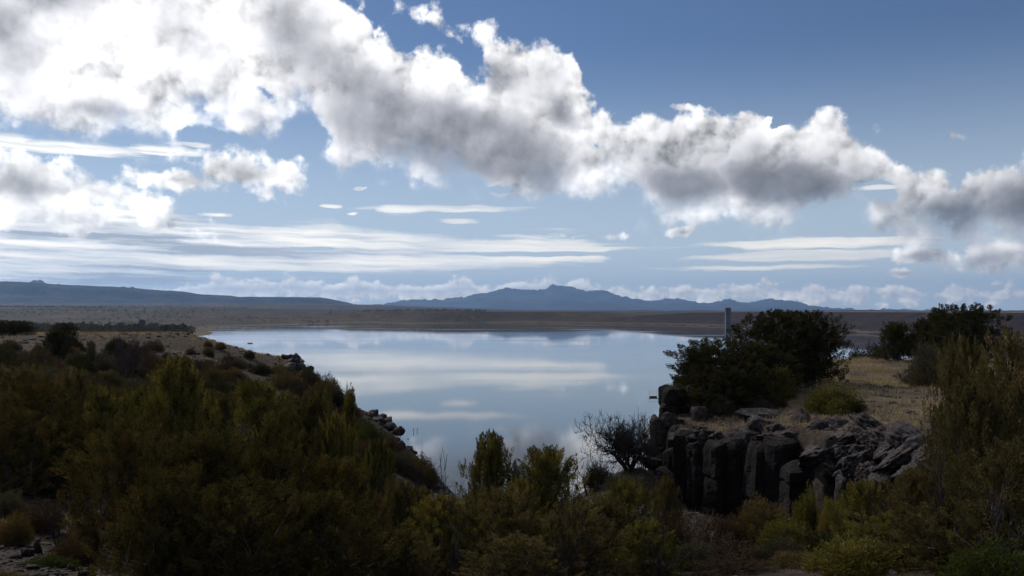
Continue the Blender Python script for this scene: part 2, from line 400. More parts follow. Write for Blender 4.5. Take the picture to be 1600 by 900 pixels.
# ------------------------------------------------------------------ the lie of the land
# scattered spot heights (x, y, z) of the near ground; everything near is interpolated through them
def gp(px, py, Y):
    p = at(px, py, Y); return (p.x, p.y, p.z)
SPOTS = [(0, 0, 23.4), (-6, 0, 23.4), (8, 0, 23.6), (0, -30, 24), (-40, -20, 24), (40, -20, 24), (0, 6, 22.6), (-5, 9, 21.6),
         gp(60, 880, 14.5), gp(0, 840, 17), gp(160, 880, 15), gp(300, 900, 16), gp(60, 800, 20), gp(200, 790, 22), gp(420, 880, 19), gp(600, 900, 21),
         gp(800, 905, 22), gp(1000, 900, 23), gp(1240, 885, 22), gp(1400, 890, 20), gp(1550, 880, 18), (14, 6, 22.4), (22, 14, 21.5), (30, 30, 21),
         gp(0, 700, 40), gp(150, 690, 45), gp(300, 700, 42), gp(450, 740, 40), gp(600, 790, 38), gp(720, 850, 36), gp(830, 850, 36),
         gp(900, 815, 36), gp(960, 745, 46), gp(1010, 725, 47), gp(1000, 790, 36), gp(1040, 790, 42), gp(1100, 826, 43), gp(1150, 832, 41.5), gp(1200, 836, 40), gp(1260, 838, 37), gp(1320, 842, 34), gp(1380, 835, 31), gp(1440, 800, 28), gp(1100, 850, 33), gp(1200, 858, 31), gp(1300, 862, 27), gp(1100, 826, 47), gp(1200, 836, 44), gp(1300, 842, 38), gp(1400, 835, 34),
         gp(850, 830, 46), gp(900, 800, 54), gp(940, 770, 56),
         # left headland
         gp(0, 640, 60), gp(150, 630, 66), gp(250, 640, 72), gp(350, 650, 74), gp(450, 670, 72), gp(560, 700, 70), gp(640, 755, 66), gp(670, 785, 62),
         gp(0, 552, 95), gp(120, 552, 100), gp(250, 553, 104), gp(350, 565, 112), gp(430, 585, 118), (-110, 100, 20.2),
         gp(0, 530, 150), gp(150, 529, 160), gp(260, 529, 170), gp(340, 540, 165), gp(420, 560, 150), gp(470, 575, 140),
         gp(520, 610, 125), gp(565, 643, 112), gp(592, 662, 104), gp(606, 680, 98), gp(614, 708, 92), gp(634, 738, 84), gp(660, 766, 76), gp(600, 700, 86), gp(540, 690, 90),
         gp(0, 521, 215), gp(150, 521, 215), gp(270, 521, 212), (-160, 150, 20.5), (-160, 220, 19.6),
         # the far side of the headland drops to the lake
         (-60, 225, 3), (-90, 260, 2), (-140, 275, 2), (-25, 180, 0), (-16, 140, -1), (-8, 115, -1), (0, 100, -1), (5, 85, 2.5), (8, 70, 6), (10, 62, 9.5), (14, 75, 3),
         (20, 110, -2), (30, 80, 0), (40, 100, -2), (0, 135, -3), (14, 140, -3), (40, 140, -3), (0, 200, -3), (60, 200, -3), (-20, 250, -3), (-200, 280, 2)]
def tps_fit(P, Zv, lam=0.08):
    n = len(P); d = np.linalg.norm(P[:, None] - P[None], axis=2)
    K = np.where(d > 0, d ** 2 * np.log(d + 1e-9), 0) + lam * np.eye(n) * 40
    A = np.zeros((n + 3, n + 3)); A[:n, :n] = K; A[:n, n] = 1; A[:n, n + 1:] = P; A[n, :n] = 1; A[n + 1:, :n] = P.T
    return np.linalg.solve(A, np.concatenate([Zv, np.zeros(3)]))
_sp = np.array(SPOTS); _w = tps_fit(_sp[:, :2], _sp[:, 2])
def tps(P, W, x, y):
    out = W[len(P)] + W[len(P) + 1] * x + W[len(P) + 2] * y
    for i in range(len(P)):
        d2 = (x - P[i, 0]) ** 2 + (y - P[i, 1]) ** 2 + 1e-9
        out = out + W[i] * 0.5 * d2 * np.log(d2)
    return out
# the right hand plateau: its own surface, cut off along the cliff line
HIGH = np.array([gp(1040, 640, 50), gp(1100, 670, 46), gp(1180, 668, 44), gp(1260, 660, 42), gp(1240, 610, 52), gp(1340, 640, 45), gp(1440, 650, 42), gp(1240, 583, 66), gp(1340, 562, 80), gp(1450, 563, 80),
                 gp(1180, 590, 60), gp(1110, 610, 56), gp(1600, 570, 70), gp(1440, 720, 33), gp(1520, 760, 27), gp(1600, 780, 23), gp(1300, 690, 37), gp(1370, 740, 31), (60, 60, 20.5), (60, 90, 20.5), (90, 60, 21), (45, 30, 21.2),
                 gp(1400, 600, 60), gp(1350, 600, 56)])
_wh = tps_fit(HIGH[:, :2], HIGH[:, 2])
def P2(px, Y): return ((px - 800) / F * Y, Y)
CLIFF = [P2(1075, 96), P2(1046, 80), P2(1036, 62), P2(1028, 52), P2(1034, 47.5), P2(1075, 45.5), P2(1110, 43.5), P2(1150, 43.5), P2(1190, 42), P2(1235, 41), P2(1246, 38.5), P2(1285, 36.5), P2(1318, 37), P2(1345, 35), P2(1380, 33.5), P2(1420, 31), P2(1480, 28), P2(1560, 24), P2(1700, 21)]
HIPOLY = CLIFF + [(60, 5), (140, 5), (140, 97), P2(1340, 94)]
def seg_sd(poly, x, y):
    """distance to a closed outline, positive inside"""
    d = np.full(x.shape, 1e9); ins = np.zeros(x.shape, bool); n = len(poly)
    for i in range(n):
        ax, ay = poly[i]; bx, by = poly[(i + 1) % n]
        ex, ey = bx - ax, by - ay; L = ex * ex + ey * ey + 1e-12
        t = np.clip(((x - ax) * ex + (y - ay) * ey) / L, 0, 1)
        d = np.minimum(d, (x - ax - t * ex) ** 2 + (y - ay - t * ey) ** 2)
        c = ((ay > y) != (by > y)) & (x < (bx - ax) * (y - ay) / (by - ay + 1e-12) + ax)
        ins ^= c
    d = np.sqrt(d); return np.where(ins, d, -d)
# the lake: outline of the water on the plane z = 0
def W0(px, py):
    Y = CAM_Z * F / (py - HZ); return ((px - 800) / F * Y, Y)
LAKE = [W0(300, 527), W0(318, 518), W0(345, 512), W0(400, 508.5), W0(470, 507), W0(520, 505.5), W0(578, 503.2), W0(592, 504.5), W0(650, 505.5), W0(700, 505), W0(780, 504.5), W0(860, 505), W0(940, 506), W0(1000, 507), W0(1080, 508.5), W0(1180, 511.5), W0(1260, 516), W0(1350, 521.5), W0(1450, 526), W0(1600, 532), (760, 560), (560, 300), (250, 130),
        (110, 110), (50, 84), (34, 78), (27, 88), (16, 93), (2, 104), (-8, 118), (-16, 138), (-25, 170), (-45, 215), (-75, 245), (-130, 300), (-220, 420)]
def ground_z(x, y):
    x = np.asarray(x, float); y = np.asarray(y, float)
    r = np.hypot(x, y)
    low = tps(_sp[:, :2], _w, x, y)
    low = low + fbm(x * 0.09, y * 0.09, 5) * 0.55 * sstep(20, 60, r) + fbm(x * 0.5, y * 0.5, 3) * 0.10
    rim = (np.interp(800 + x / np.maximum(y, 1) * F, [0, 290, 340, 400, 450, 480], [521.5, 521.5, 536, 553, 560, 572]) - HZ) / F     # the flat falls off towards the lake
    low = np.where((x < 0) & (y > 90), np.minimum(low, 25 - rim * y + 0.25 * fbm(x * 0.05, y * 0.05, 3)), low)
    # shores and everything beyond the near ground
    sl = seg_sd(LAKE, x, y)
    sl = sl + fbm(x * 0.006 + 4, y * 0.004, 4) * 30 * sstep(500, 1100, r)
    far = np.where(sl > 0, -0.05 * sl - 0.2, np.minimum(-sl * 0.02, 2.2) + fbm(x * 0.004, y * 0.004, 4) * 1.2 * sstep(0, 120, -sl))
    far = np.maximum(far, -4)
    kn = sstep(225, 300, r)
    kx = sstep(-140, -230, x) * 0
    z = np.where(r < 330, low, far) * (1 - kn) + far * kn
    near_edge = sstep(0, 6, sl)
    low_ = 0
    z = np.where((sl > 0) & (y > 60), np.minimum(z, -0.05 * sl), z)
    # plateau on the right, cut by the cliff
    hs = seg_sd(HIPOLY, x, y) + fbm(x * 0.8, y * 0.8, 3) * 0.35
    hi = tps(HIGH[:, :2], _wh, x, y) + fbm(x * 0.3, y * 0.3, 4) * 0.14 + fbm(x * 1.7, y * 1.7, 2) * 0.03
    hi = np.where(x > 70, 20.8, hi) * sstep(60, 80, x) + hi * (1 - sstep(60, 80, x))
    wide = 0.9 + sstep(60, 95, y) * 14 
    hi = np.where(y > 60, np.minimum(hi, 25.0 - 0.0535 * y + 0.03 * fbm(x * 0.5, y * 0.5, 2)), hi)
    hk = sstep(-0.15, wide, hs)
    z = z * (1 - hk) + np.maximum(hi, z) * hk
    # banks behind the dam line, the bench lands and the open plain
    th = (x / np.maximum(y, 1)) * F + 800        # direction, for placing far relief only
    bench = sstep(1500, 3000, r) * 26 * (0.75 + 0.5 * fbm(x * 0.0016, y * 0.0016, 5)) * sstep(-3400, -600, -r + 0 * x)
    bench = sstep(1300, 2600, y) * (16 + 14 * fbm(x * 0.0018 + 3, y * 0.0018, 5, 0.6))
    leftlift = sstep(200, -1400, x) * sstep(2200, 3400, y) * 30
    plain = sstep(3500, 9000, r) * 22 + sstep(200, -2500, x) * sstep(4000, 9000, y) * 40
    behind = sstep(30, 400, -sl) * sstep(300, 900, x + y * 0.35) * 9
    z = z + np.where((r > 900) & (sl < 0), bench + leftlift + plain, 0) * sstep(900, 1400, r) * sstep(5, 260, -sl)
    # the brown hillock between the creek mouth and the dam
    hx = (x + 130) / 360; hy = (y - 2560) / 420
    z = z + np.where(sl < 0, 27 * np.exp(-(hx * hx + hy * hy) ** 1.6), 0) * sstep(0, 260, -sl)
    # the benches stay below the skyline of the mesa foot
    cap = 25 + np.interp(th, [-200, 300, 470, 560, 640, 800, 2000], [9, 8, 4, 1.5, 2.5, 1.0, 0.0]) / F * y
    z = np.where((y > 900) & (y < 7000), np.minimum(z, cap), z)
    return z
def build_ground():
    a = np.concatenate([np.linspace(-math.pi, -0.75, 40), np.linspace(-0.73, -0.56, 30), np.linspace(-0.555, 0.555, 620), np.linspace(0.56, 0.73, 30), np.linspace(0.75, math.pi, 40)[:-1]])
    r = [0.0, 1.0]
    while r[-1] < 31000:
        k = 0.022 if r[-1] < 8 else 0.0125 if r[-1] < 60 else 0.0095 if r[-1] < 260 else 0.012 if r[-1] < 4000 else 0.03
        r.append(r[-1] * (1 + k))
    r = np.array(r[1:])
    A, R = np.meshgrid(a, r)
    X = R * np.sin(A); Y = R * np.cos(A)
    Zc = ground_z(X, Y)
    nr, na = X.shape
    V = np.stack([X.ravel(), Y.ravel(), Zc.ravel()], 1)
    i, j = np.meshgrid(np.arange(nr - 1), np.arange(na), indexing='ij')
    j2 = (j + 1) % na
    Fq = np.stack([(i * na + j).ravel(), ((i + 1) * na + j).ravel(), ((i + 1) * na + j2).ravel(), (i * na + j2).ravel()], 1)[:, ::-1]
    V = np.vstack([V, [[0, 0, float(ground_z(np.array([0.]), np.array([0.]))[0])]]])
    me = bpy.data.meshes.new('ground')
    fan = np.stack([np.full(na, len(V) - 1), (np.arange(na) + 1) % na, np.arange(na)], 1)
    n4, n3 = len(Fq), len(fan)
    me.vertices.add(len(V)); me.vertices.foreach_set('co', V.astype(np.float32).ravel())
    me.loops.add(n4 * 4 + n3 * 3)
    me.loops.foreach_set('vertex_index', np.concatenate([Fq.ravel(), fan.ravel()]).astype(np.int32))
    me.polygons.add(n4 + n3)
    me.polygons.foreach_set('loop_start', np.concatenate([np.arange(n4) * 4, n4 * 4 + np.arange(n3) * 3]).astype(np.int32))
    me.update(calc_edges=True)
    me.polygons.foreach_set('use_smooth', [True] * (n4 + n3))
    # what covers the soil: tall grass on the rim, thin grass on the headland, toned down for cloud shadow
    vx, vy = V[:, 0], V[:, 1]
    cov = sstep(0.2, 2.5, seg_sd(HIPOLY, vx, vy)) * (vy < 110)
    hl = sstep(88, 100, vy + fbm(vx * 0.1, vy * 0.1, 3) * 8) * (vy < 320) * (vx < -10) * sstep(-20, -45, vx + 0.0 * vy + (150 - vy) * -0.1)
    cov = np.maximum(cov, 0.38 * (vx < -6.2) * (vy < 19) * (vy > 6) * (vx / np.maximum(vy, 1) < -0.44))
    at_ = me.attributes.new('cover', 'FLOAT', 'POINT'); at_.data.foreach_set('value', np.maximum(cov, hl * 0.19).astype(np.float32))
    o = obj('ground', me); tag(o, 'dry scrub covered ground with tan grass and stony slopes round the lake', kind='structure')
    return o
def ground_mat():
    m, nt, b = new_mat('dry_ground', 0.95, 0.1)
    v = ocoord(nt)
    X, Y, Z = sep(nt, v)
    dist = vmath(nt, 'LENGTH', comb(nt, X, Y, 0.0))
    nz = tex_noise(nt, v, 0.35, 8, 0.65)
    nf = tex_noise(nt, v, 3.0, 6, 0.7)
    # grass, soil and stones close by
    grass = ramp(nt, nf, [(0.25, (0.04, 0.03, 0.02)), (0.45, (0.09, 0.07, 0.045)), (0.6, (0.15, 0.115, 0.075)), (0.8, (0.21, 0.17, 0.115))])
    soil = ramp(nt, tex_noise(nt, v, 5.0, 7, 0.7), [(0.3, (0.022, 0.018, 0.017)), (0.5, (0.05, 0.04, 0.034)), (0.7, (0.10, 0.082, 0.072))])
    near = mixc(nt, (nz + nf * 0.3).step(0.55, 0.72), grass, soil)
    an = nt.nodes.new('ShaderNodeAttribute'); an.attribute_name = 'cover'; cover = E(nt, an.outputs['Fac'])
    litter_shade = ramp(nt, nf * 0.6 + tex_noise(nt, v, 18.0, 3, 0.6) * 0.4, [(0.35, (0.012, 0.010, 0.009)), (0.5, (0.032, 0.025, 0.02)), (0.62, (0.07, 0.055, 0.042)), (0.75, (0.12, 0.10, 0.085))])  # dark litter; on the headland its colour also carries the cloud shadow
    near = mixc(nt, (cover + (nf - 0.5) * 0.8).step(0.2, 0.6), litter_shade, near)
    # the low country seen from afar: dark scrub, tan flats
    fv = vmath(nt, 'MULTIPLY', v, (1.0, 0.45, 1.0))
    f1 = tex_noise(nt, fv, 0.0035, 10, 0.7); f2 = tex_noise(nt, fv, 0.03, 6, 0.7)
    farc = ramp(nt, f1 * 0.6 + f2 * 0.4, [(0.38, (0.016, 0.013, 0.011)), (0.48, (0.034, 0.027, 0.019)), (0.56, (0.06, 0.046, 0.031)), (0.7, (0.10, 0.077, 0.05))])
    shoreband = Z.step(0.2, 1.6, 1.0, 0.0) * 0.7
    farc = mixc(nt, shoreband, farc, (0.12, 0.095, 0.055))
    patch = tex_noise(nt, vmath(nt, 'MULTIPLY', v, (0.0016, 0.0008, 0.0)), 1.0, 8, 0.72)
    farc = mixc(nt, patch.step(0.46, 0.60) * 0.75, farc, (0.022, 0.018, 0.016))
    colr = mixc(nt, dist.step(240.0, 340.0), near, farc)
    nt.links.new(colr.s, b.inputs['Base Color'])
    bump(nt, b, nf * 0.6 + nz, 0.7, 0.25)
    return m
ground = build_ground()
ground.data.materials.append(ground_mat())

# ------------------------------------------------------------------ the lake
def lake_mat():
    m, nt, b = new_mat('lake_water', 0.04, 0.5)
    b.inputs['Base Color'].default_value = (0.02, 0.038, 0.055, 1); b.inputs['IOR'].default_value = 1.333
    v = ocoord(nt)
    g = vmath(nt, 'MULTIPLY', v, (1.0, 0.35, 1.0))
    # calm water with a few breezy lanes
    lane = tex_noise(nt, vmath(nt, 'MULTIPLY', v, (0.004, 0.012, 1.0)), 1.0, 5, 0.6)
    rip = tex_noise(nt, g, 1.6, 3, 0.5)
    h = rip
    n = nt.nodes.new('ShaderNodeBump'); n.inputs['Distance'].default_value = 0.012
    nt.links.new(lane.step(0.5, 0.72, 0.22, 0.8).s, n.inputs['Strength'])
    nt.links.new(h.s, n.inputs['Height']); nt.links.new(n.outputs[0], b.inputs['Normal'])
    nt.links.new(lane.step(0.48, 0.72, 0.025, 0.09).s, b.inputs['Roughness'])
    return m
def build_lake():
    n = len(LAKE); c = (100, 500)
    xs = [p[0] for p in LAKE]; ys = [p[1] for p in LAKE]
    # a sheet cut a little larger than the shore line; the ground rises through it
    x0, x1, y0, y1 = -1100, 900, 62, 2650
    V = []; Fs = []; N = 24
    for i in range(N + 1):
        for j in range(N + 1): V.append((x0 + (x1 - x0) * i / N, y0 + (y1 - y0) * j / N, 0.0))
    for i in range(N):
        for j in range(N): Fs.append((i * (N + 1) + j, (i + 1) * (N + 1) + j, (i + 1) * (N + 1) + j + 1, i * (N + 1) + j + 1))
    o = obj('lake_water', mesh_of('lake_water', V, Fs, (lake_mat(),)))
    tag(o, 'calm lake reflecting the clouds', kind='structure')
build_lake()

# ------------------------------------------------------------------ far relief: mesa, mountains
def profile(pts, x):
    xs, ys = zip(*pts); return np.interp(x, xs, ys)
def rock_far_mat(name, a, b_, sc):
    m, nt, b = new_mat(name, 1.0, 0.0)
    v = ocoord(nt)
    f = tex_noise(nt, vmath(nt, 'MULTIPLY', v, (1, 1, 1.6)), sc, 9, 0.65)
    nt.links.new(ramp(nt, f, [(0.35, a), (0.65, b_)]).s, b.inputs['Base Color'])
    bump(nt, b, f, 1.0, 0.3 / sc)
    return m
def ridge(name, pts, Ycrest, Yfront, Yback, n, m_, mat, detail, seed, label, mesa=False, base_z=20.0):
    """a range whose skyline follows PTS (pixels) when seen from the lake; solid, with spurs and gullies in front"""
    px = np.linspace(pts[0][0], pts[-1][0], n)
    py = profile(pts, px)
    s = np.concatenate([np.linspace(0, 1, m_), 1 + np.linspace(0, 1, m_ // 3)[1:]])
    S, PX = np.meshgrid(s, px, indexing='ij'); PY = np.broadcast_to(py, S.shape)
    th = (PX - 800) / F
    Yd = np.where(S <= 1, Yfront + (Ycrest - Yfront) * S, Ycrest + (Yback - Ycrest) * (S - 1))
    X = th * Ycrest + (Yd - Ycrest) * th * 0.6
    H = (HZ - PY) / F * Ycrest + CAM_Z - base_z
    Ld = (Ycrest - Yfront)
    wob = fbm(X / (Ld * 0.55) + seed, Yd / (Ld * 0.55), 4)
    if mesa:
        e = S + wob * 0.10 + 0.05 * fbm(X / (Ld * 0.12) + seed, Yd / (Ld * 0.5), 4)
        k = 0.58 * sstep(0.05, 0.72, e) + 0.30 * sstep(0.72, 0.80, e) + 0.12 * sstep(0.8, 0.97, e)
        k = np.where(S >= 0.97, 1.0, k)
        k = k * (1 - 0.15 * np.abs(fbm(X / (Ld * 0.1) + seed, Yd / (Ld * 0.6), 4)) * sstep(0, .4, S) * (1 - sstep(0.6, 0.75, S)))
        k = np.where(S > 1, 1.0 - 0.02 * (S - 1), k)
    else:
        rg = 1 - np.abs(fbm(X / (Ld * 0.22) + seed, Yd / (Ld * 0.45) + seed * 2, 5, 0.55)) * 2.2
        k0 = np.where(S <= 1, S ** 1.25, np.maximum(2 - S, 0) ** 1.2)
        k = k0 * (1 - detail * (1 - rg) * (1 - k0 ** 3) )
        k = np.clip(k, 0, None)
    Zv = base_z - 30 + (H + 30) * k
    jag = fbm(PX * 0.11 + seed, PX * 0 + seed, 6, 0.7) * Ycrest * 0.0030
    Zv = Zv + (jag if not mesa else jag * 0.15) * sstep(0.8, 1.0, k)
    V = np.stack([X.ravel(), Yd.ravel(), Zv.ravel()], 1)
    nr, nc = S.shape
    i, j = np.meshgrid(np.arange(nr - 1), np.arange(nc - 1), indexing='ij')
    Q = np.stack([(i * nc + j).ravel(), (i * nc + j + 1).ravel(), ((i + 1) * nc + j + 1).ravel(), ((i + 1) * nc + j).ravel()], 1)
    o = obj(name, mesh_of(name, V, Q, (mat,), smooth=not mesa))
    tag(o, label, kind='structure'); return o
MT = [(380, 489), (560, 477), (600, 474.5), (625, 470), (642, 467.5), (665, 468), (700, 467), (715, 465), (730, 463.5), (742, 459), (760, 457), (775, 452), (792, 449.5), (815, 453), (832, 453), (850, 452.5), (862, 446.5), (872, 445.5), (882, 447.5), (893, 447), (905, 451), (916, 455), (935, 454), (950, 456), (965, 461), (985, 466.5), (1005, 469), (1030, 469.5), (1045, 467), (1060, 466), (1075, 468.5), (1092, 473), (1120, 471), (1140, 468), (1160, 471.5), (1178, 471), (1198, 467.5), (1220, 468.5), (1240, 471), (1262, 477), (1290, 480.5), (1310, 481), (1345, 485), (1372, 484), (1385, 481.8), (1400, 483.5), (1415, 482.4), (1440, 485), (1455, 484.5), (1475, 488), (1560, 490), (1800, 490)]
far_blue = rock_far_mat('far_mountain_rock', (0.018, 0.026, 0.034), (0.07, 0.08, 0.09), 0.0012)
ridge('mountains', MT, 25000, 17500, 29000, 900, 60, far_blue, 0.45, 4.0, 'jagged blue mountain range on the horizon behind the lake')
M1 = [(-900, 446), (-300, 442), (0, 441), (25, 440.5), (60, 442), (80, 444), (140, 447), (195, 449), (240, 453), (286, 455.2), (289, 455.6), (296, 459.6), (330, 460.5), (360, 461.8), (365, 463.8), (440, 464), (500, 465), (511, 466), (516, 469), (532, 473), (546, 475.5), (590, 476.5), (660, 479), (800, 484), (900, 487)]
mesa_m = rock_far_mat('mesa_rock', (0.02, 0.02, 0.022), (0.07, 0.062, 0.056), 0.004)
ridge('mesa', M1, 11000, 8600, 16000, 900, 70, mesa_m, 0.3, 9.0, 'long dark flat topped mesa on the left skyline', mesa=True)
B1 = [(10, 452), (40, 443), (50, 440), (56, 437.6), (62, 439), (72, 441), (85, 444), (92, 444), (100, 445.5), (108, 446), (130, 452), (160, 458)]
ridge('distant_butte', B1, 15500, 14300, 16800, 160, 24, far_blue, 0.2, 2.0, 'small pointed butte peeping over the left mesa')
B2 = [(180, 452), (192, 448.6), (200, 447.8), (208, 449), (225, 455)]
ridge('distant_butte', B2, 15500, 14300, 16800, 80, 16, far_blue, 0.2, 5.0, 'tiny low hump peeping over the middle of the mesa')

# ------------------------------------------------------------------ the dam and its tower
def strip_mesh(name, lines, mat, smooth=False):
    n = len(lines[0]); V = [p for ln in lines for p in ln]; Fs = []
    for r in range(len(lines) - 1):
        for i in range(n - 1): Fs.append((r * n + i, r * n + i + 1, (r + 1) * n + i + 1, (r + 1) * n + i))
    return mesh_of(name, V, Fs, (mat,), smooth)
DAM = [(700, 505), (780, 504.5), (860, 505), (940, 506), (1000, 507), (1080, 508.5), (1180, 511.5), (1260, 516), (1350, 521.5), (1450, 526), (1600, 532), (1800, 538), (2200, 549)]
def build_dam():
    toe = [W0(profile([(a, a) for a, _ in DAM], x), profile(DAM, x)) for x in np.linspace(735, 2200, 340)]
    T = np.array(toe); k = np.ones(25) / 25
    Tp = np.pad(T, ((12, 12), (0, 0)), mode='edge'); Tp[:12] = T[0] + (T[0] - T[1]) * np.arange(12, 0, -1)[:, None]; Tp[-12:] = T[-1] + (T[-1] - T[-2]) * np.arange(1, 13)[:, None]
    T = np.stack([np.convolve(Tp[:, 0], k, 'valid'), np.convolve(Tp[:, 1], k, 'valid')], 1)
    d = np.gradient(T, axis=0); d /= np.linalg.norm(d, axis=1)[:, None]
    N = np.stack([-d[:, 1], d[:, 0]], 1)                        # away from the lake
    crest = np.interp(np.arange(len(T)), [0, 12, 70, 100, 339], [0.5, 3.0, 24.5, 25.8, 22.0]) + 0.0
    # fall of the crest at the left end, where the bank ties into the hillock
    m, nt, b = new_mat('riprap_slope', 1.0, 0.1)
    v = ocoord(nt)
    f = tex_noise(nt, v, 0.03, 8, 0.7); f2 = tex_noise(nt, v, 0.35, 6, 0.75)
    X, Y, Z = sep(nt, v)
    c = ramp(nt, f * 0.5 + f2 * 0.5, [(0.38, (0.016, 0.014, 0.018)), (0.55, (0.036, 0.030, 0.034)), (0.7, (0.07, 0.055, 0.055))])
    brown = ramp(nt, f * 0.6 + f2 * 0.4, [(0.4, (0.026, 0.02, 0.015)), (0.6, (0.075, 0.056, 0.038))])
    c = mixc(nt, (X + f * 260.0).step(150.0, 560.0), brown, c)
    ring = (Z + (f - 0.5) * 6.0).step(0.8, 1.6) * (Z + (f - 0.5) * 6.0).step(2.6, 4.0, 1.0, 0.0)
    c = mixc(nt, ring * 0.6, c, (0.13, 0.10, 0.075))      # bleached band above the waterline
    nt.links.new(c.s, b.inputs['Base Color']); bump(nt, b, f2, 1.0, 2.0)
    dam = thing('embankment_dam', 'long dark earth dam closing the lake below the blue mountains', 'dam', (0, 0, 0))
    rows = []
    for off, zf in [(-14, -0.16), (0, 0.0), (6, 0.10), (12, 0.22), (20, 0.34), (27, 0.36), (34, 0.5), (44, 0.7), (54, 0.88), (60, 1.0)]:
        ln = []
        for q in range(len(T)):
            amp = 1.6 * float(fbm(np.array([q * 0.23]), np.array([off * 0.11]), 4)[0]) * (0 < zf < 1)
            ln.append((T[q, 0] + N[q, 0] * (off + amp * 2), T[q, 1] + N[q, 1] * (off + amp * 2), crest[q] * zf + amp * 0.5))
        rows.append(ln)
    obj('upstream_slope', strip_mesh('upstream_slope', rows, m, False), dam)
    rd = simple('crest_gravel', [(0.3, (0.10, 0.09, 0.08)), (0.7, (0.2, 0.18, 0.16))], 0.5)
    row = lambda off, dz: [(T[q, 0] + N[q, 0] * off, T[q, 1] + N[q, 1] * off, crest[q] + dz) for q in range(len(T))]
    obj('crest_road', strip_mesh('crest_road', [row(60.0, 0.0), row(60.6, 0.12), row(69.4, 0.12), row(70, 0.0)], rd), dam)
    obj('parapet', strip_mesh('parapet', [row(60.9, 0.1), row(60.9, 0.75), row(61.2, 0.75), row(61.2, 0.1)], rd), dam)
    obj('downstream_slope', strip_mesh('downstream_slope', [row(70, -0.01), [(p[0], p[1], -2) for p in row(140, 0)]], m), dam)
build_dam()
conc = simple('weathered_concrete', [(0.3, (0.08, 0.08, 0.09)), (0.7, (0.14, 0.138, 0.145))], 0.6, 0.85)
darkm = simple('dark_opening', [(0.3, (0.02, 0.02, 0.022)), (0.7, (0.04, 0.04, 0.045))], 2.0, 0.5)
def build_tower():
    Y = 1556.0; p = at(1137, 488, Y); x = p.x
    t = thing('intake_tower', 'slim pale concrete intake tower standing against the dam face', 'tower', (x, Y, -1.5), 0, None, (1.5, 1.5, 1.20))
    mb = MB(); mb.box((0, 0, 9.5), (5.4, 5.4, 25.5)); obj('shaft', mb.mesh('shaft', (conc,)), t)
    for z in (4, 9, 14, 19):
        mb = MB(); mb.box((0, 0, z), (5.7, 5.7, 0.35)); obj('band', mb.mesh('band', (conc,)), t)
    mb = MB(); mb.box((0, 0, 22.5), (7.0, 7.0, 0.5)); obj('platform', mb.mesh('platform', (conc,)), t)
    mb = MB(); mb.box((0, 0, 25.5), (6.2, 6.2, 5.5)); cab = obj('gatehouse', mb.mesh('gatehouse', (conc,)), t)
    mb = MB(); mb.box((0, 0, 28.6), (6.9, 6.9, 0.65)); obj('roof', mb.mesh('roof', (conc,)), t)
    for sx in (-1.6, 1.6):
        mb = MB(); mb.box((sx, -3.12, 25.6), (1.1, 0.1, 1.6)); obj('window', mb.mesh('window', (darkm,)), cab)
    mb = MB()
    for sx in (-3.4, 0, 3.4):
        mb.tube([(sx, -3.4, 22.7), (sx, -3.4, 23.8)], [0.05, 0.05], 4)
    mb.tube([(-3.4, -3.4, 23.8), (3.4, -3.4, 23.8)], [0.05, 0.05], 4); obj('railing', mb.mesh('railing', (darkm,)), t)
build_tower()

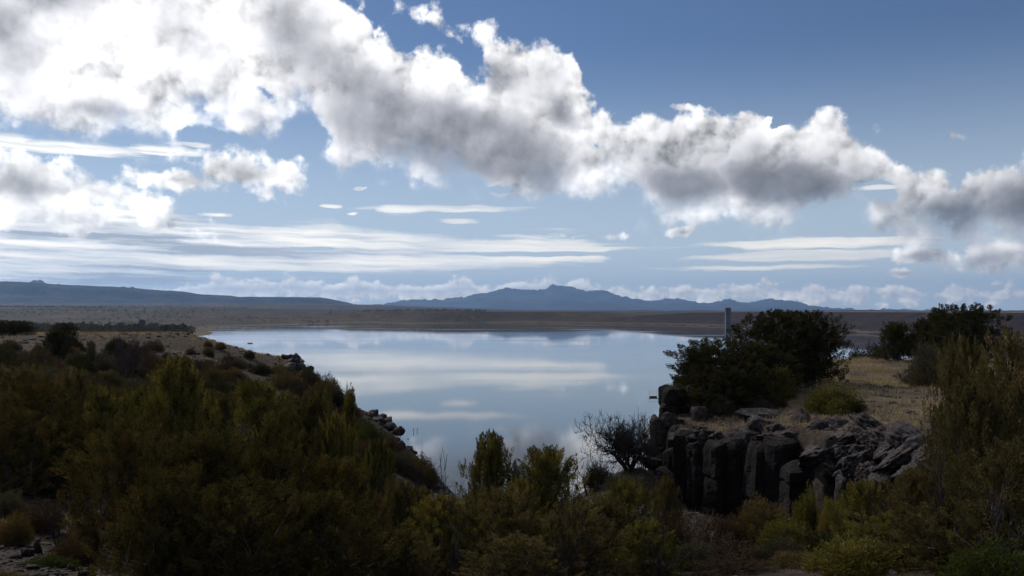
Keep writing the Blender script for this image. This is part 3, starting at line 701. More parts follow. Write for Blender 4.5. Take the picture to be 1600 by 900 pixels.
# ------------------------------------------------------------------ on the water: boat, dock, stakes, float
wood = simple('grey_planks', [(0.3, (0.30, 0.27, 0.22)), (0.7, (0.50, 0.46, 0.39))], 1.2)
hullm = simple('dark_boat_paint', [(0.3, (0.02, 0.022, 0.022)), (0.7, (0.045, 0.045, 0.04))], 2.0, 0.5)
cloth = simple('dark_jacket', [(0.3, (0.03, 0.03, 0.035)), (0.7, (0.06, 0.055, 0.06))], 6.0)
skin = simple('skin', [(0.3, (0.35, 0.2, 0.14)), (0.7, (0.45, 0.28, 0.2))], 5.0)
def build_boat():
    Y = CAM_Z * F / (536.8 - HZ); x = (391 - 800) / F * Y
    b = thing('fishing_boat', 'tiny dark fishing boat alone on the left part of the lake', 'boat', (x, Y, 0.0), math.radians(8))
    L, Wd = 3.9, 1.5; st = []
    for i in range(9):
        u = i / 8; w = Wd / 2 * (1 - max(0, (u - 0.55) / 0.45) ** 2) * (0.85 + 0.15 * min(1, u * 4)); h = 0.42 + 0.2 * max(0, u - 0.5) ** 1.5
        xx = -L / 2 + L * u
        st.append([(xx, -w, h), (xx, -w * 0.8, 0.0), (xx, 0, -0.12), (xx, w * 0.8, 0.0), (xx, w, h), (xx, w * 0.9, h), (xx, w * 0.72, 0.1), (xx, 0, 0.02), (xx, -w * 0.72, 0.1), (xx, -w * 0.9, h)])
    V = [p for s in st for p in s]; Fs = []
    for i in range(8):
        for k in range(10): k2 = (k + 1) % 10; Fs.append((i * 10 + k, i * 10 + k2, (i + 1) * 10 + k2, (i + 1) * 10 + k))
    Fs.append(tuple(range(10))); Fs.append(tuple(80 + k for k in range(10))[::-1])
    obj('hull', mesh_of('hull', V, Fs, (hullm,)), b)
    for sx in (-1.0, 0.6):
        mb = MB(); mb.box((sx, 0, 0.36), (0.3, 1.2, 0.05)); obj('seat', mb.mesh('seat', (wood,)), b)
    mb = MB(); mb.box((-2.0, 0, 0.6), (0.3, 0.35, 0.45), 0, 0.8); mb.tube([(-2.05, 0, 0.5), (-2.1, 0, -0.3)], [0.08, 0.06], 5)
    obj('outboard_motor', mb.mesh('outboard_motor', (hullm,)), b)
    # two seated anglers, each one continuous skinned body
    for sx, lab in ((-1.0, 'seated person in dark jacket at the back of the fishing boat'), (0.6, 'seated person in dark jacket towards the bow of the fishing boat')):
        g = lambda X_, Y_, Z_: (X_, Y_, Z_)
        J = [(0, 0, 0.45, .15), (0, 0, 0.72, .15), (0, 0, 0.95, .17), (0, 0, 1.07, .06), (0.02, 0, 1.24, .105), (0, .2, 0.95, .07), (.1, .27, .72, .055), (.3, .2, .62, .045), (0, -.2, .95, .07), (.1, -.27, .72, .055), (.3, -.2, .62, .045), (.02, .1, .42, .09), (.42, .12, .45, .07), (.5, .12, .12, .055), (.02, -.1, .42, .09), (.42, -.12, .45, .07), (.5, -.12, .12, .055)]
        Ed = [(0, 1), (1, 2), (2, 3), (3, 4), (2, 5), (5, 6), (6, 7), (2, 8), (8, 9), (9, 10), (0, 11), (11, 12), (12, 13), (0, 14), (14, 15), (15, 16)]
        me = bpy.data.meshes.new('person'); me.from_pydata([j[:3] for j in J], Ed, []); me.materials.append(cloth)
        pe = obj('person', me); q = Matrix.Rotation(math.radians(8), 3, 'Z') @ Vector((sx, 0, 0)); pe.location = (x + q.x, Y + q.y, 0.0); pe.rotation_euler.z = math.radians(8)
        sk = pe.modifiers.new('skin', 'SKIN'); sl = me.skin_vertices[0].data
        for i, j in enumerate(J): sl[i].radius = (j[3], j[3])
        sl[0].use_root = True
        pe.modifiers.new('sub', 'SUBSURF').render_levels = 1
        tag(pe, lab, 'person', 'anglers in the fishing boat')
build_boat()
def build_dock():
    Y = CAM_Z * F / (620.5 - HZ); x0 = (1014 - 800) / F * Y; x1 = (1100 - 800) / F * Y
    d = thing('floating_dock', 'narrow floating dock reaching out from behind the right cliff', 'dock', (x0, Y, 0.0))
    n = 34; me = None; Ld = x1 - x0
    for i in range(n):
        mb = MB(); mb.box((0, 0, 0), (Ld / n - 0.03, 2.0, 0.06))
        if me is None: me = mb.mesh('plank', (wood,))
        obj('plank', me, d, (Ld / n * (i + 0.5), 0, 0.42))
    fm_ = None
    for i in range(6):
        mb = MB(); mb.box((0, 0, 0), (2.0, 1.8, 0.5)); fm_ = fm_ or mb.mesh('float', (darkm,))
        obj('float', fm_, d, (1.2 + i * 2.8, 0, 0.12))
    pm = None
    for i in range(7):
        mb = MB(); mb.tube([(0, 0, 0), (0, 0, 1.1)], [0.04, 0.04], 5); pm = pm or mb.mesh('railing_post', (wood,))
        obj('railing_post', pm, d, (0.2 + i * 2.6, 0.95, 0.42))
    mb = MB(); mb.tube([(0.2, .95, 1.5), (Ld, .95, 1.5)], [0.035, 0.035], 4); obj('handrail', mb.mesh('handrail', (wood,)), d)
build_dock()
barkd = simple('dead_wood', [(0.3, (0.018, 0.014, 0.014)), (0.7, (0.05, 0.042, 0.04))], 6.0, 0.95)
palewood = simple('bleached_wood', [(0.3, (0.16, 0.145, 0.13)), (0.7, (0.32, 0.29, 0.26))], 6.0, 0.9)
def stake(px, py, h, lean, lab):
    Y = CAM_Z * F / (py - HZ); x = (px - 800) / F * Y
    mb = MB(); mb.tube([(0, 0, -0.8), (lean, 0, h * 0.5), (lean * 1.6, 0, h)], [0.06, 0.05, 0.03], 6)
    mb.tube([(lean * 0.9, 0, h * 0.45), (lean * 0.9 + 0.35, 0.1, h * 0.75)], [0.035, 0.015], 5)
    o = obj('drowned_snag', mb.mesh('drowned_snag', (barkd,)), None, (x, Y, 0)); tag(o, lab, 'snag', 'bare snags standing in the lake')
stake(646.5, 675, 0.9, -0.05, 'thin dark snag standing in the lake, left one of the pair')
stake(651, 674, 0.75, 0.1, 'thin dark snag standing in the lake, right one of the pair')
def build_float():
    Y = CAM_Z * F / (685.5 - HZ); x = (637.5 - 800) / F * Y
    mb = MB(); n = 10
    mb.tube([(0, 0, -0.12), (0, 0, -0.02), (0, 0, 0.1), (0, 0, 0.2), (0, 0, 0.24)], [0.08, 0.17, 0.2, 0.12, 0.04], 12)
    me = mb.mesh('marker_buoy', (simple('white_plastic', [(0.3, (0.6, 0.6, 0.58)), (0.7, (0.75, 0.75, 0.72))], 3.0, 0.5),), True)
    o = obj('marker_buoy', me, None, (x, Y, 0)); tag(o, 'small white float lying on the water off the rocky ledge', 'buoy')
build_float()

# ------------------------------------------------------------------ plants
def foliage_mat(name, dark, light, dry, trans=0.25, var=0.5):
    """leaves: each spray has its own tint (attribute 'tint'), each plant a slight hue of its own"""
    m = bpy.data.materials.new(name); m.use_nodes = True; nt = m.node_tree; nt.nodes.clear()
    out = nt.nodes.new('ShaderNodeOutputMaterial')
    at_ = nt.nodes.new('ShaderNodeAttribute'); at_.attribute_name = 'tint'
    tint = E(nt, at_.outputs['Fac'])
    oi = nt.nodes.new('ShaderNodeObjectInfo'); rnd = E(nt, oi.outputs['Random'])
    v = ocoord(nt)
    f = tex_noise(nt, v, 1.3, 3, 0.6)
    c = mixc(nt, (tint * 0.75 + rnd * 0.25).sat(), dark, light)
    c = mixc(nt, ((f - 0.5) * 2.2 + (tint - 0.5) * var + (rnd - 0.5) * 0.5).step(0.1, 0.9) * 0.7, c, dry)
    d = nt.nodes.new('ShaderNodeBsdfDiffuse'); t = nt.nodes.new('ShaderNodeBsdfTranslucent'); mx = nt.nodes.new('ShaderNodeMixShader')
    nt.links.new(c.s, d.inputs[0]); nt.links.new(mixc(nt, 1.0, c, (1.3, 1.15, 0.5), 'MULTIPLY').s, t.inputs[0])
    mx.inputs[0].default_value = trans
    nt.links.new(d.outputs[0], mx.inputs[1]); nt.links.new(t.outputs[0], mx.inputs[2]); nt.links.new(mx.outputs[0], out.inputs[0])
    return m
bark = simple('juniper_bark', [(0.3, (0.045, 0.035, 0.03)), (0.7, (0.14, 0.115, 0.10))], 5.0, 0.95)
twigm = simple('bare_twigs', [(0.3, (0.04, 0.028, 0.028)), (0.7, (0.12, 0.085, 0.075))], 4.0, 0.95, b_s=0)
jun_olive = foliage_mat('juniper_foliage_olive', (0.024, 0.025, 0.010), (0.185, 0.168, 0.05), (0.22, 0.14, 0.052))
jun_dark = foliage_mat('juniper_foliage_dark', (0.014, 0.016, 0.009), (0.062, 0.060, 0.028), (0.09, 0.058, 0.03), 0.15)
jun_rust = foliage_mat('juniper_foliage_dry', (0.025, 0.022, 0.012), (0.135, 0.115, 0.052), (0.17, 0.11, 0.062))
jun_deep = foliage_mat('juniper_foliage_deep', (0.016, 0.016, 0.008), (0.105, 0.086, 0.030), (0.15, 0.082, 0.034), 0.18)
sage = foliage_mat('sage_foliage', (0.03, 0.03, 0.022), (0.09, 0.085, 0.062), (0.10, 0.075, 0.048))
gold = foliage_mat('dry_brush', (0.04, 0.032, 0.016), (0.13, 0.10, 0.048), (0.14, 0.09, 0.05))
russet = foliage_mat('russet_brush', (0.028, 0.019, 0.015), (0.075, 0.052, 0.038), (0.09, 0.055, 0.036))
green = foliage_mat('fresh_green_foliage', (0.02, 0.03, 0.010), (0.06, 0.075, 0.02), (0.08, 0.075, 0.022))
grassm = foliage_mat('dry_grass', (0.17, 0.135, 0.085), (0.46, 0.37, 0.24), (0.40, 0.30, 0.18), 0.25)

def unit(a): return a / (np.linalg.norm(a, axis=-1, keepdims=True) + 1e-9)
def leaf_mesh(name, P, D, Wd, L, tint, mat, rs, quad=False):
    """thin leaf faces: base points P, directions D, widths, lengths"""
    n = len(P)
    side = unit(np.cross(D, unit(rs.normal(size=(n, 3)))))
    W2 = side * (Wd / 2)[:, None]; Lv = D * L[:, None]
    if quad:
        V = np.stack([P - W2 * 0.5, P + W2 * 0.5, P + Lv * 0.6 + W2, P + Lv * 0.6 - W2], 1)
    else:
        V = np.stack([P - W2, P + W2, P + Lv], 1)
    k = V.shape[1]
    Fq = np.arange(n * k).reshape(n, k)
    me = mesh_of(name, V.reshape(-1, 3), Fq, (mat,))
    a = me.attributes.new('tint', 'FLOAT', 'POINT'); a.data.foreach_set('value', np.repeat(tint, k).astype(np.float32))
    return me
def tufts(rs, C, A, L, R, n, lw, ll, tint, spread=0.55):
    """flame shaped sprays: centres C, axes A, lengths L, radii R, n leaves each"""
    m = len(C); t = rs.rand(m, n) ** 0.85
    prof = np.sin(np.pi * np.clip(t * 0.86 + 0.14, 0, 1)) ** 0.8
    ph = rs.rand(m, n) * 2 * np.pi
    u = unit(np.cross(A, unit(rs.normal(size=(m, 3))))); w = np.cross(A, u)
    out = u[:, None] * np.cos(ph)[..., None] + w[:, None] * np.sin(ph)[..., None]
    rr = R[:, None] * prof * np.sqrt(rs.rand(m, n))
    P = C[:, None] + A[:, None] * (t * L[:, None])[..., None] + out * rr[..., None]
    D = unit(A[:, None] * 1.0 + out * spread + rs.normal(size=(m, n, 3)) * 0.22)
    Wd = lw * (0.6 + 0.8 * rs.rand(m, n)); Ln = ll * (0.6 + 0.8 * rs.rand(m, n))
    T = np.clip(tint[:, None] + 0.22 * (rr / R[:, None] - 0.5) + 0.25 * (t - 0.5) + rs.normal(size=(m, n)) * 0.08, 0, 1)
    return P.reshape(-1, 3), D.reshape(-1, 3), Wd.ravel(), Ln.ravel(), T.ravel()

def make_juniper(seed, H=4.5, W=3.6, lobes=16, per=26, leaves=48, upright=0.6, lw=0.045, ll=0.11, crownlow=0.12, pointy=0.4, mat=None, gap=0.0, tl=0.55, tr=0.15):
    """a many stemmed juniper H tall, W wide: returns (trunk mesh, crown mesh)"""
    rs = np.random.RandomState(seed); mb = MB()
    C = []; R = []; ends = []
    for i in range(lobes):
        f = (i + 0.5) / lobes
        z = H * (crownlow + (1 - crownlow) * (1 - (1 - f) ** 0.85) * 0.9)
        env = W / 2 * (1 - (z / H) ** (1.2 + 1.5 * (1 - pointy))) ** (0.5 + pointy * 0.6)
        a = i * 2.39996 + rs.rand() * 0.9
        rr = env * (0.35 + 0.55 * rs.rand()) * (0.15 if f > 0.93 else 1.0)
        lr = (0.20 + 0.12 * rs.rand()) * W * (0.75 if f > 0.8 else 1.0) * (1 - gap * 0.35)
        C.append((math.cos(a) * rr, math.sin(a) * rr, min(z, H - lr * 0.9))); R.append(lr)
    C = np.array(C); R = np.array(R)
    nst = 3 + rs.randint(3)
    for i in range(lobes):
        c = C[i]; s = i % nst; ang = s * 2 * math.pi / nst
        b0 = np.array([math.cos(ang) * 0.12, math.sin(ang) * 0.12, -0.25])
        mid1 = np.array([c[0] * 0.25 + math.cos(ang) * 0.22, c[1] * 0.25 + math.sin(ang) * 0.22, c[2] * 0.4])
        mid2 = c * 0.75 + np.array([0, 0, -0.05]) + rs.normal(size=3) * 0.06
        r0 = 0.05 + 0.05 * rs.rand()
        mb.tube([b0, mid1, mid2, c + rs.normal(size=3) * 0.05], [r0, r0 * 0.75, r0 * 0.4, r0 * 0.15], 5)
        for k in range(3):
            e = c + unit(rs.normal(size=3) + np.array([0, 0, 0.5])) * R[i] * 0.9
            mb.tube([mid2, (mid2 + e) / 2 + rs.normal(size=3) * 0.06, e], [r0 * 0.35, r0 * 0.22, 0.006], 4)
    # sprays over each lobe, sitting mostly on the outside and pointing up and out
    n = lobes * per; li = np.repeat(np.arange(lobes), per)
    d = unit(rs.normal(size=(n, 3)) * np.array([1, 1, 0.85]) + np.array([0, 0, 0.15]))
    rad = (0.45 + 0.6 * rs.rand(n) ** 0.6)
    P = C[li] + d * (R[li] * rad)[:, None]
    keep = (P[:, 2] > H * crownlow * 0.4) & (rs.rand(n) > gap)
    P = P[keep]; d = d[keep]; li = li[keep]
    A = unit(d * (1 - upright) + np.array([0, 0, 1.0]) * upright + rs.normal(size=d.shape) * 0.18)
    L = tl * (0.6 + 0.8 * rs.rand(len(P))); Rr = tr * (0.7 + 0.6 * rs.rand(len(P)))
    P[:, 2] = np.minimum(P[:, 2], H - L * 0.8 + rs.rand(len(P)) * 0.2)
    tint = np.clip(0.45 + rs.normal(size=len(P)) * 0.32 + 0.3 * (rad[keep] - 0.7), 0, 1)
    args = tufts(rs, P, A, L, Rr, leaves, lw, ll, tint, 0.42)
    return mb.mesh('trunk', (bark,)), leaf_mesh('crown', *args[:2], args[2], args[3], args[4], mat or jun_olive, rs)

def make_bush(seed, H, W, n, lw, ll, mat, stems=14, up=0.5, round_=1.0, hollow=0.35):
    """a rounded bush of short leafy sprays on thin stems: (stem mesh, foliage mesh)"""
    rs = np.random.RandomState(seed); mb = MB()
    d = unit(rs.normal(size=(n, 3)) * np.array([1, 1, 0.8])); d[:, 2] = np.abs(d[:, 2])
    lob = 1 + 0.22 * np.sin(d[:, 0] * 5 + seed) * np.cos(d[:, 1] * 4 + seed * 2) + 0.12 * np.sin(d[:, 0] * 11 + d[:, 1] * 9 + seed)
    rad = (hollow + (1 - hollow) * rs.rand(n) ** 0.6) * lob
    P = d * rad[:, None] * np.array([W / 2, W / 2, H * 0.86])
    A = unit(d * (1 - up) + np.array([0, 0, up]) + rs.normal(size=d.shape) * 0.2)
    m = len(P); lv = 9
    args = tufts(rs, P, A, np.full(m, ll * 3.2), np.full(m, ll * 0.9), lv, lw, ll, np.clip(0.5 + rs.normal(size=m) * 0.28, 0, 1), 0.6)
    for i in range(stems):
        a = rs.rand() * 6.28; e = np.array([math.cos(a) * W * 0.4 * rs.rand(), math.sin(a) * W * 0.4 * rs.rand(), H * (0.6 + 0.3 * rs.rand())])
        mb.tube([(0, 0, -0.1), e * 0.5 + rs.normal(size=3) * 0.04, e], [0.018, 0.012, 0.004], 4)
    return mb.mesh('stems', (twigm,)), leaf_mesh('foliage', *args[:2], args[2], args[3], args[4], mat, rs)

def branchy(seed, H, spread, levels=4, r0=0.06, kids=3, lean=(0, 0, 0), bend=0.35, upward=0.35, stems=3, mat=None, shrink=0.62, name='branches', tipr=0.004):
    """a bare branching skeleton"""
    rs = np.random.RandomState(seed); mb = MB()
    def grow(p, d, L, r, lv):
        n = 4; pts = [p.copy()]; rads = [r]
        for i in range(n):
            d = unit(d + rs.normal(size=3) * bend * 0.5 + np.array([0, 0, upward * 0.15]))
            p = p + d * L / n; pts.append(p.copy()); rads.append(max(tipr * 0.7, r * (1 - 0.6 * (i + 1) / n)))
        mb.tube(pts, rads, 5 if lv >= levels - 1 else 4 if lv > 1 else 3, cap=False)
        if lv <= 1: return
        for k in range(kids + (rs.rand() < 0.5)):
            i = rs.randint(1, n + 1)
            nd = unit(d + rs.normal(size=3) * spread + np.array([0, 0, upward * 0.4]))
            grow(pts[i], nd, L * (shrink + 0.25 * rs.rand() - 0.1), max(tipr, rads[i] * 0.66), lv - 1)
    for s in range(stems):
        a = s * 6.283 / stems + rs.rand()
        d = unit(np.array([math.cos(a) * spread * 0.7 + lean[0], math.sin(a) * spread * 0.7 + lean[1], 1.0 + lean[2]]))
        grow(np.array([math.cos(a) * 0.05, math.sin(a) * 0.05, -0.15]), d, H * 0.5, r0 * (0.7 + 0.5 * rs.rand()), levels)
    A_ = np.array(mb.V); A_[:, 2] -= 0.0
    k = np.array([1, 1, H / A_[:, 2].max()]); A_ = A_ * k                    # exactly H tall
    mb.V = [tuple(q) for q in A_]
    return mb.mesh(name, (mat or barkd,))

def make_grass_tuft(seed, H, W, n, mat):
    rs = np.random.RandomState(seed)
    a = rs.rand(n) * 6.283; r = np.sqrt(rs.rand(n)) * W * 0.25
    P = np.stack([np.cos(a) * r, np.sin(a) * r, np.full(n, -0.03)], 1)
    lean = 0.15 + 0.75 * rs.rand(n)
    D = unit(np.stack([np.cos(a) * lean, np.sin(a) * lean, np.ones(n)], 1) + rs.normal(size=(n, 3)) * 0.12)
    return leaf_mesh('grass_clump', P, D, np.full(n, 0.014) * (0.6 + 0.8 * rs.rand(n)), H * (0.5 + 0.6 * rs.rand(n)), np.clip(0.5 + rs.normal(size=n) * 0.25, 0, 1), mat, rs)

def gz(x, y): return float(ground_z(np.array([x], float), np.array([y], float))[0])
def spot(px, Y): x = (px - 800) / F * Y; return Vector((x, Y, gz(x, Y)))
def ztop(py, Y): return CAM_Z + (HZ - py) / F * Y
_made = {}
def plant(name, parts, label, cat, px, Y, top=None, width=None, h0=1.0, w0=1.0, scale=1.0, group=None, rz=None, sink=0.05):
    """a copy of a plant at a bearing and distance, its height set so that it reaches row TOP, its width in photograph pixels"""
    p = spot(px, Y)
    hz_ = (ztop(top, Y) - p.z) if top is not None else h0 * scale
    hz_ = max(hz_, 0.15)
    ws = (width / F * Y) / w0 if width is not None else hz_ / h0
    t = thing(name, label, cat, (p.x, p.y, p.z - sink), rng.rand() * 6.28 if rz is None else rz, group, (ws, ws, hz_ / h0))
    for pn, me in parts: obj(pn, me, t)
    return t

# ------------------------------------------------------------------ rock
def rock_mat(name='basalt', k=1.0):
    m, nt, b = new_mat(name, 0.9, 0.15)
    v = ocoord(nt)
    geo = nt.nodes.new('ShaderNodeNewGeometry'); 
    nx, ny, nzz = sep(nt, E(nt, geo.outputs['Normal']))
    f = tex_noise(nt, v, 1.4, 8, 0.7); f2 = tex_noise(nt, v, 9.0, 6, 0.7)
    base = ramp(nt, f * 0.55 + f2 * 0.45, [(0.32, (0.014, 0.012, 0.013)), (0.48, (0.036, 0.031, 0.033)), (0.62, (0.065, 0.057, 0.06)), (0.78, (0.11, 0.10, 0.10))])
    lich = ramp(nt, f2, [(0.4, (0.07, 0.062, 0.064)), (0.6, (0.15, 0.135, 0.13))])
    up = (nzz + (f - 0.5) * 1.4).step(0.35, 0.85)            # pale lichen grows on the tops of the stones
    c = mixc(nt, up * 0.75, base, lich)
    c = mixc(nt, tex_noise(nt, vmath(nt, 'MULTIPLY', v, (1.0, 1.0, 0.3)), 2.3, 5, 0.6).step(0.5, 0.66) * 0.55, c, (0.10, 0.062, 0.045))
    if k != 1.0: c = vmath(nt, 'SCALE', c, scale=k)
    nt.links.new(c.s, b.inputs['Base Color'])
    vn = nt.nodes.new('ShaderNodeTexVoronoi'); vn.feature = 'DISTANCE_TO_EDGE'; vn.inputs['Scale'].default_value = 1.6
    nt.links.new(vmath(nt, 'ADD', v, vmath(nt, 'SCALE', tex_noise(nt, v, 2.0, 4, 0.6, color=True), scale=0.6)).s, vn.inputs['Vector'])
    cr = E(nt, vn.outputs['Distance']).step(0.0, 0.05)
    bump(nt, b, f2 * 0.7 + f * 1.2 + cr * 0.5, 1.0, 0.22)
    return m
basalt = rock_mat()
shaded_wall = rock_mat('shaded_wall_basalt', 0.26)      # same basalt darkened: the wall's shade is put into its colour
import bmesh
def make_rock(seed, flat=0.7, cuts=9, sub=4, rough=0.12, strata=0.0):
    rs = np.random.RandomState(seed)
    bm = bmesh.new(); bmesh.ops.create_icosphere(bm, subdivisions=sub, radius=1.0)
    V = np.array([v.co for v in bm.verts]); Fs = np.array([[v.index for v in f.verts] for f in bm.faces]); bm.free()
    for _ in range(cuts):
        nrm = unit(rs.normal(size=3) * np.array([1, 1, 0.9])); d = 0.52 + 0.32 * rs.rand()
        k = V @ nrm; over = np.maximum(k - d, 0); V = V - np.outer(over * 0.93, nrm)
    n = unit(V)
    q = V * 2.0 + seed * 3.1
    nz = np.array([noise.fractal(Vector(p), 0.9, 2.1, 5) for p in q])
    ri = np.array([abs(noise.noise(Vector(p * 1.5 + 7))) for p in q])
    V = V + n * (nz * rough - np.maximum(0.10 - ri, 0) * 1.3 * rough * 4)[:, None]
    if strata:
        st = np.sin(V[:, 2] * 16 + nz * 2.5); V[:, :2] *= (1 + strata * np.sign(st) * np.abs(st) ** 0.5)[:, None]
    V[:, 2] *= flat
    return mesh_of('boulder', V, Fs, (basalt,))
ROCKS = [make_rock(s, f, c, 4, r, st) for s, f, c, r, st in ((1, .75, 9, .12, 0), (2, .6, 11, .10, .02), (3, .9, 8, .13, 0), (4, .5, 12, .10, .03), (5, .7, 10, .16, 0), (6, .85, 12, .10, .015))]
SLABS = [make_rock(s, .52, c, 5, r, st) for s, c, r, st in ((11, 8, .20, .015), (12, 10, .22, .02), (13, 7, .2, .012), (14, 12, .2, .01))]
PEB = [make_rock(s, .7, 8, 2, .12) for s in (21, 22, 23, 24)]
def rock(me, label, px, py, Y, size, rot=(0, 0, 0), group=None, name='boulder', onground=False):
    """a stone whose middle stands at a pixel at depth Y; size = (width, depth, height) in metres"""
    if onground:
        p = spot(px, Y); p.z += size[2] * 0.2
    else: p = at(px, py, Y)
    o = obj(name, me); o.location = p
    o.rotation_euler = [math.radians(a) for a in rot]
    o.scale = (size[0] / 2, size[1] / 2, size[2] / 2 / 0.62)
    return tag(o, label, 'rock', group)

def make_column(seed, w, d, h):
    """an upright basalt pillar: an irregular prism, cracked and broken at the top"""
    rs = np.random.RandomState(seed); n = 20; m = 30
    k = 5 + rs.randint(3); ang = np.sort((np.arange(k) + rs.rand(k) * 0.6) / k * 2 * np.pi)
    cx = np.cos(ang) * w / 2 * (0.85 + 0.3 * rs.rand(k)); cy = np.sin(ang) * d / 2 * (0.85 + 0.3 * rs.rand(k))
    P = []
    for i in range(n):
        t = i / n * k; a = int(t) % k; f = t - int(t); b_ = (a + 1) % k
        P.append((cx[a] * (1 - f) + cx[b_] * f, cy[a] * (1 - f) + cy[b_] * f))
    P = np.array(P); V = []
    brk = np.sort(rs.rand(3)) * h; offs = rs.normal(size=(4, 2)) * 0.028 * w
    for j in range(m + 1):
        z = h * j / m; seg = np.searchsorted(brk, z)
        near = min(abs(z - q_) for q_ in brk); joint = 0.035 if near < h / m * 0.7 else 0.0
        s = 1 - joint - 0.12 * (j / m) ** 2 - (0.3 if j == m else 0.06 if j == m - 1 else 0)
        for i in range(n):
            x, y = P[i] * s + offs[seg]
            r = noise.fractal(Vector((x * 1.6 + seed, y * 1.6, z * 0.55)), 0.9, 2.0, 5) * 0.16 + noise.noise(Vector((x * 2.6 + seed, y * 2.6, seed))) * 0.10
            q = math.hypot(x, y) + 1e-6
            dz = (noise.noise(Vector((x * 1.7, y * 1.7, seed + 5.0))) * 0.28) * (j / m) ** 3
            V.append((x * (1 + r / q), y * (1 + r / q), z + dz))
    Fs = [(j * n + i, j * n + (i + 1) % n, (j + 1) * n + (i + 1) % n, (j + 1) * n + i) for j in range(m) for i in range(n)]
    V.append((0, 0, h + 0.05)); Fs += [(m * n + i, m * n + (i + 1) % n, len(V) - 1) for i in range(n)]
    return mesh_of('rock_column', V, Fs, (shaded_wall,))
def build_cliff():
    c = thing('basalt_cliff', 'black columnar basalt cliff under the right hand grassy rim', 'cliff', at(1150, 800, 43))
    base = c.location.copy()
    # (pixel x, depth, width, top row, bottom row)
    cols = [(1030, 51, 1.3, 690, 745), (1044, 50, 1.5, 672, 790), (1064, 47.5, 1.5, 668, 790), (1050, 46.6, 1.2, 700, 800), (1082, 46, 1.6, 672, 815), (1102, 45, 1.4, 690, 820), (1122, 44.2, 1.5, 688, 830),
            (1143, 44, 1.5, 684, 830), (1163, 43.6, 1.3, 690, 835), (1180, 43.2, 1.2, 700, 835), (1190, 42.2, 1.5, 690, 840), (1212, 41.7, 1.6, 683, 840), (1234, 41.6, 1.3, 695, 840), (1248, 40.6, 1.0, 730, 845),
            (1262, 38.9, 1.7, 722, 850), (1285, 38.2, 1.6, 716, 850), (1308, 38.4, 1.4, 722, 850), (1325, 38.2, 1.2, 735, 850), (1340, 36.9, 1.4, 742, 850), (1364, 36.2, 1.4, 745, 850), (1390, 35, 1.4, 735, 850), (1416, 33.5, 1.3, 748, 840), (1074, 50, 1.6, 650, 760), (1110, 47.5, 1.8, 672, 790), (1150, 46.5, 1.8, 672, 790), (1195, 45, 1.8, 675, 790), (1240, 43.6, 1.9, 690, 800), (1290, 41, 2.2, 712, 810)]
    extra = []
    for (px, Y, w, t, b_) in cols:
        extra.append((px + rng.normal() * 3, Y + 0.25, w * 0.85, t + rng.normal() * 5, b_))
        extra.append((px + 11 + rng.normal() * 3, Y - 0.15 + rng.normal() * 0.25, 0.45 + 0.4 * rng.rand(), t + 8 + abs(rng.normal()) * 26, b_))
        if rng.rand() < 0.6: extra.append((px + 4 + rng.normal() * 6, Y - 0.45, 0.4 + 0.35 * rng.rand(), t + 30 + abs(rng.normal()) * 45, b_))
    cols = [(px, Y, w * 1.28, t, b_) for (px, Y, w, t, b_) in cols] + extra[::2]
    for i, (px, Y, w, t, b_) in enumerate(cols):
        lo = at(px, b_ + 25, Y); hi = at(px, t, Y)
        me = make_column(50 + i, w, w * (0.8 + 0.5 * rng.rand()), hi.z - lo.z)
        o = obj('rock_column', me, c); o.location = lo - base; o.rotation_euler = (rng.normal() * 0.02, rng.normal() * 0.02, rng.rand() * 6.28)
    # the free standing block at the left end of the rim
build_cliff()
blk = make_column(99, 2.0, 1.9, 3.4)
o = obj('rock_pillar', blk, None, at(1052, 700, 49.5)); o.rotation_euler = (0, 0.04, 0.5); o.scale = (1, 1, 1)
tag(o, 'tall square dark block at the left end of the cliff, beside the floating dock', 'rock')
rock(ROCKS[1], 'small pointed ledge stone jutting left from the tall dark block', 1040, 635, 49.2, (0.8, 0.9, 0.5), (0, 8, 20))
rock(ROCKS[0], 'rounded grey stone against the right side of the tall dark block', 1079, 622, 49.5, (1.2, 1.2, 1.5), (10, 0, 60))
rock(ROCKS[2], 'broken grey stone below the tall dark block', 1048, 658, 48.8, (1.9, 1.3, 0.9), (0, 14, 10))
rock(ROCKS[5], 'sloping dark stone at the left edge of the cliff above the bare tree', 1028, 672, 48.6, (1.1, 1.2, 1.5), (0, -15, 40))
rock(SLABS[0], 'pale flat stone on the cliff rim just right of the tall dark block', 1064, 660, 47.8, (0.9, 0.9, 0.5), (-20, 10, 0))
rock(ROCKS[4], 'knobbly stone on the rim below the big juniper', 1090, 652, 47.6, (1.3, 1.2, 1.3), (0, 0, 120))
rock(SLABS[2], 'pale oval slab leaning down over the lip of the cliff', 1102, 683, 44.9, (1.0, 0.4, 1.3), (-35, 38, 0))
rock(ROCKS[3], 'dark flat stone on the rim between two grass tufts', 1140, 676, 45.2, (1.6, 1.2, 0.7), (5, -8, 200))
rock(ROCKS[5], 'squat dark stone on the rim in front of the shadowed grass', 1165, 676, 44.6, (1.2, 1.1, 0.7), (0, 6, 20))
rock(ROCKS[0], 'big square boulder overhanging the middle of the cliff', 1196, 668, 44.0, (2.1, 1.6, 1.25), (0, 0, 15))
rock(ROCKS[1], 'thick dark layer of rock above the square boulder', 1200, 650, 46.3, (3.4, 2.2, 0.8), (0, -4, 160))
rock(SLABS[1], 'pale topped ledge capping the middle columns of the cliff', 1206, 684, 42.3, (2.1, 1.4, 0.55), (-6, 3, 10))
rock(ROCKS[2], 'mossy round topped boulder behind the overhanging ledge', 1256, 668, 42.8, (1.6, 1.5, 1.3), (0, 0, 70))
rock(ROCKS[4], 'small grey stone wedged left of the mossy boulder', 1216, 672, 42.6, (0.8, 0.8, 0.6), (0, 20, 10))
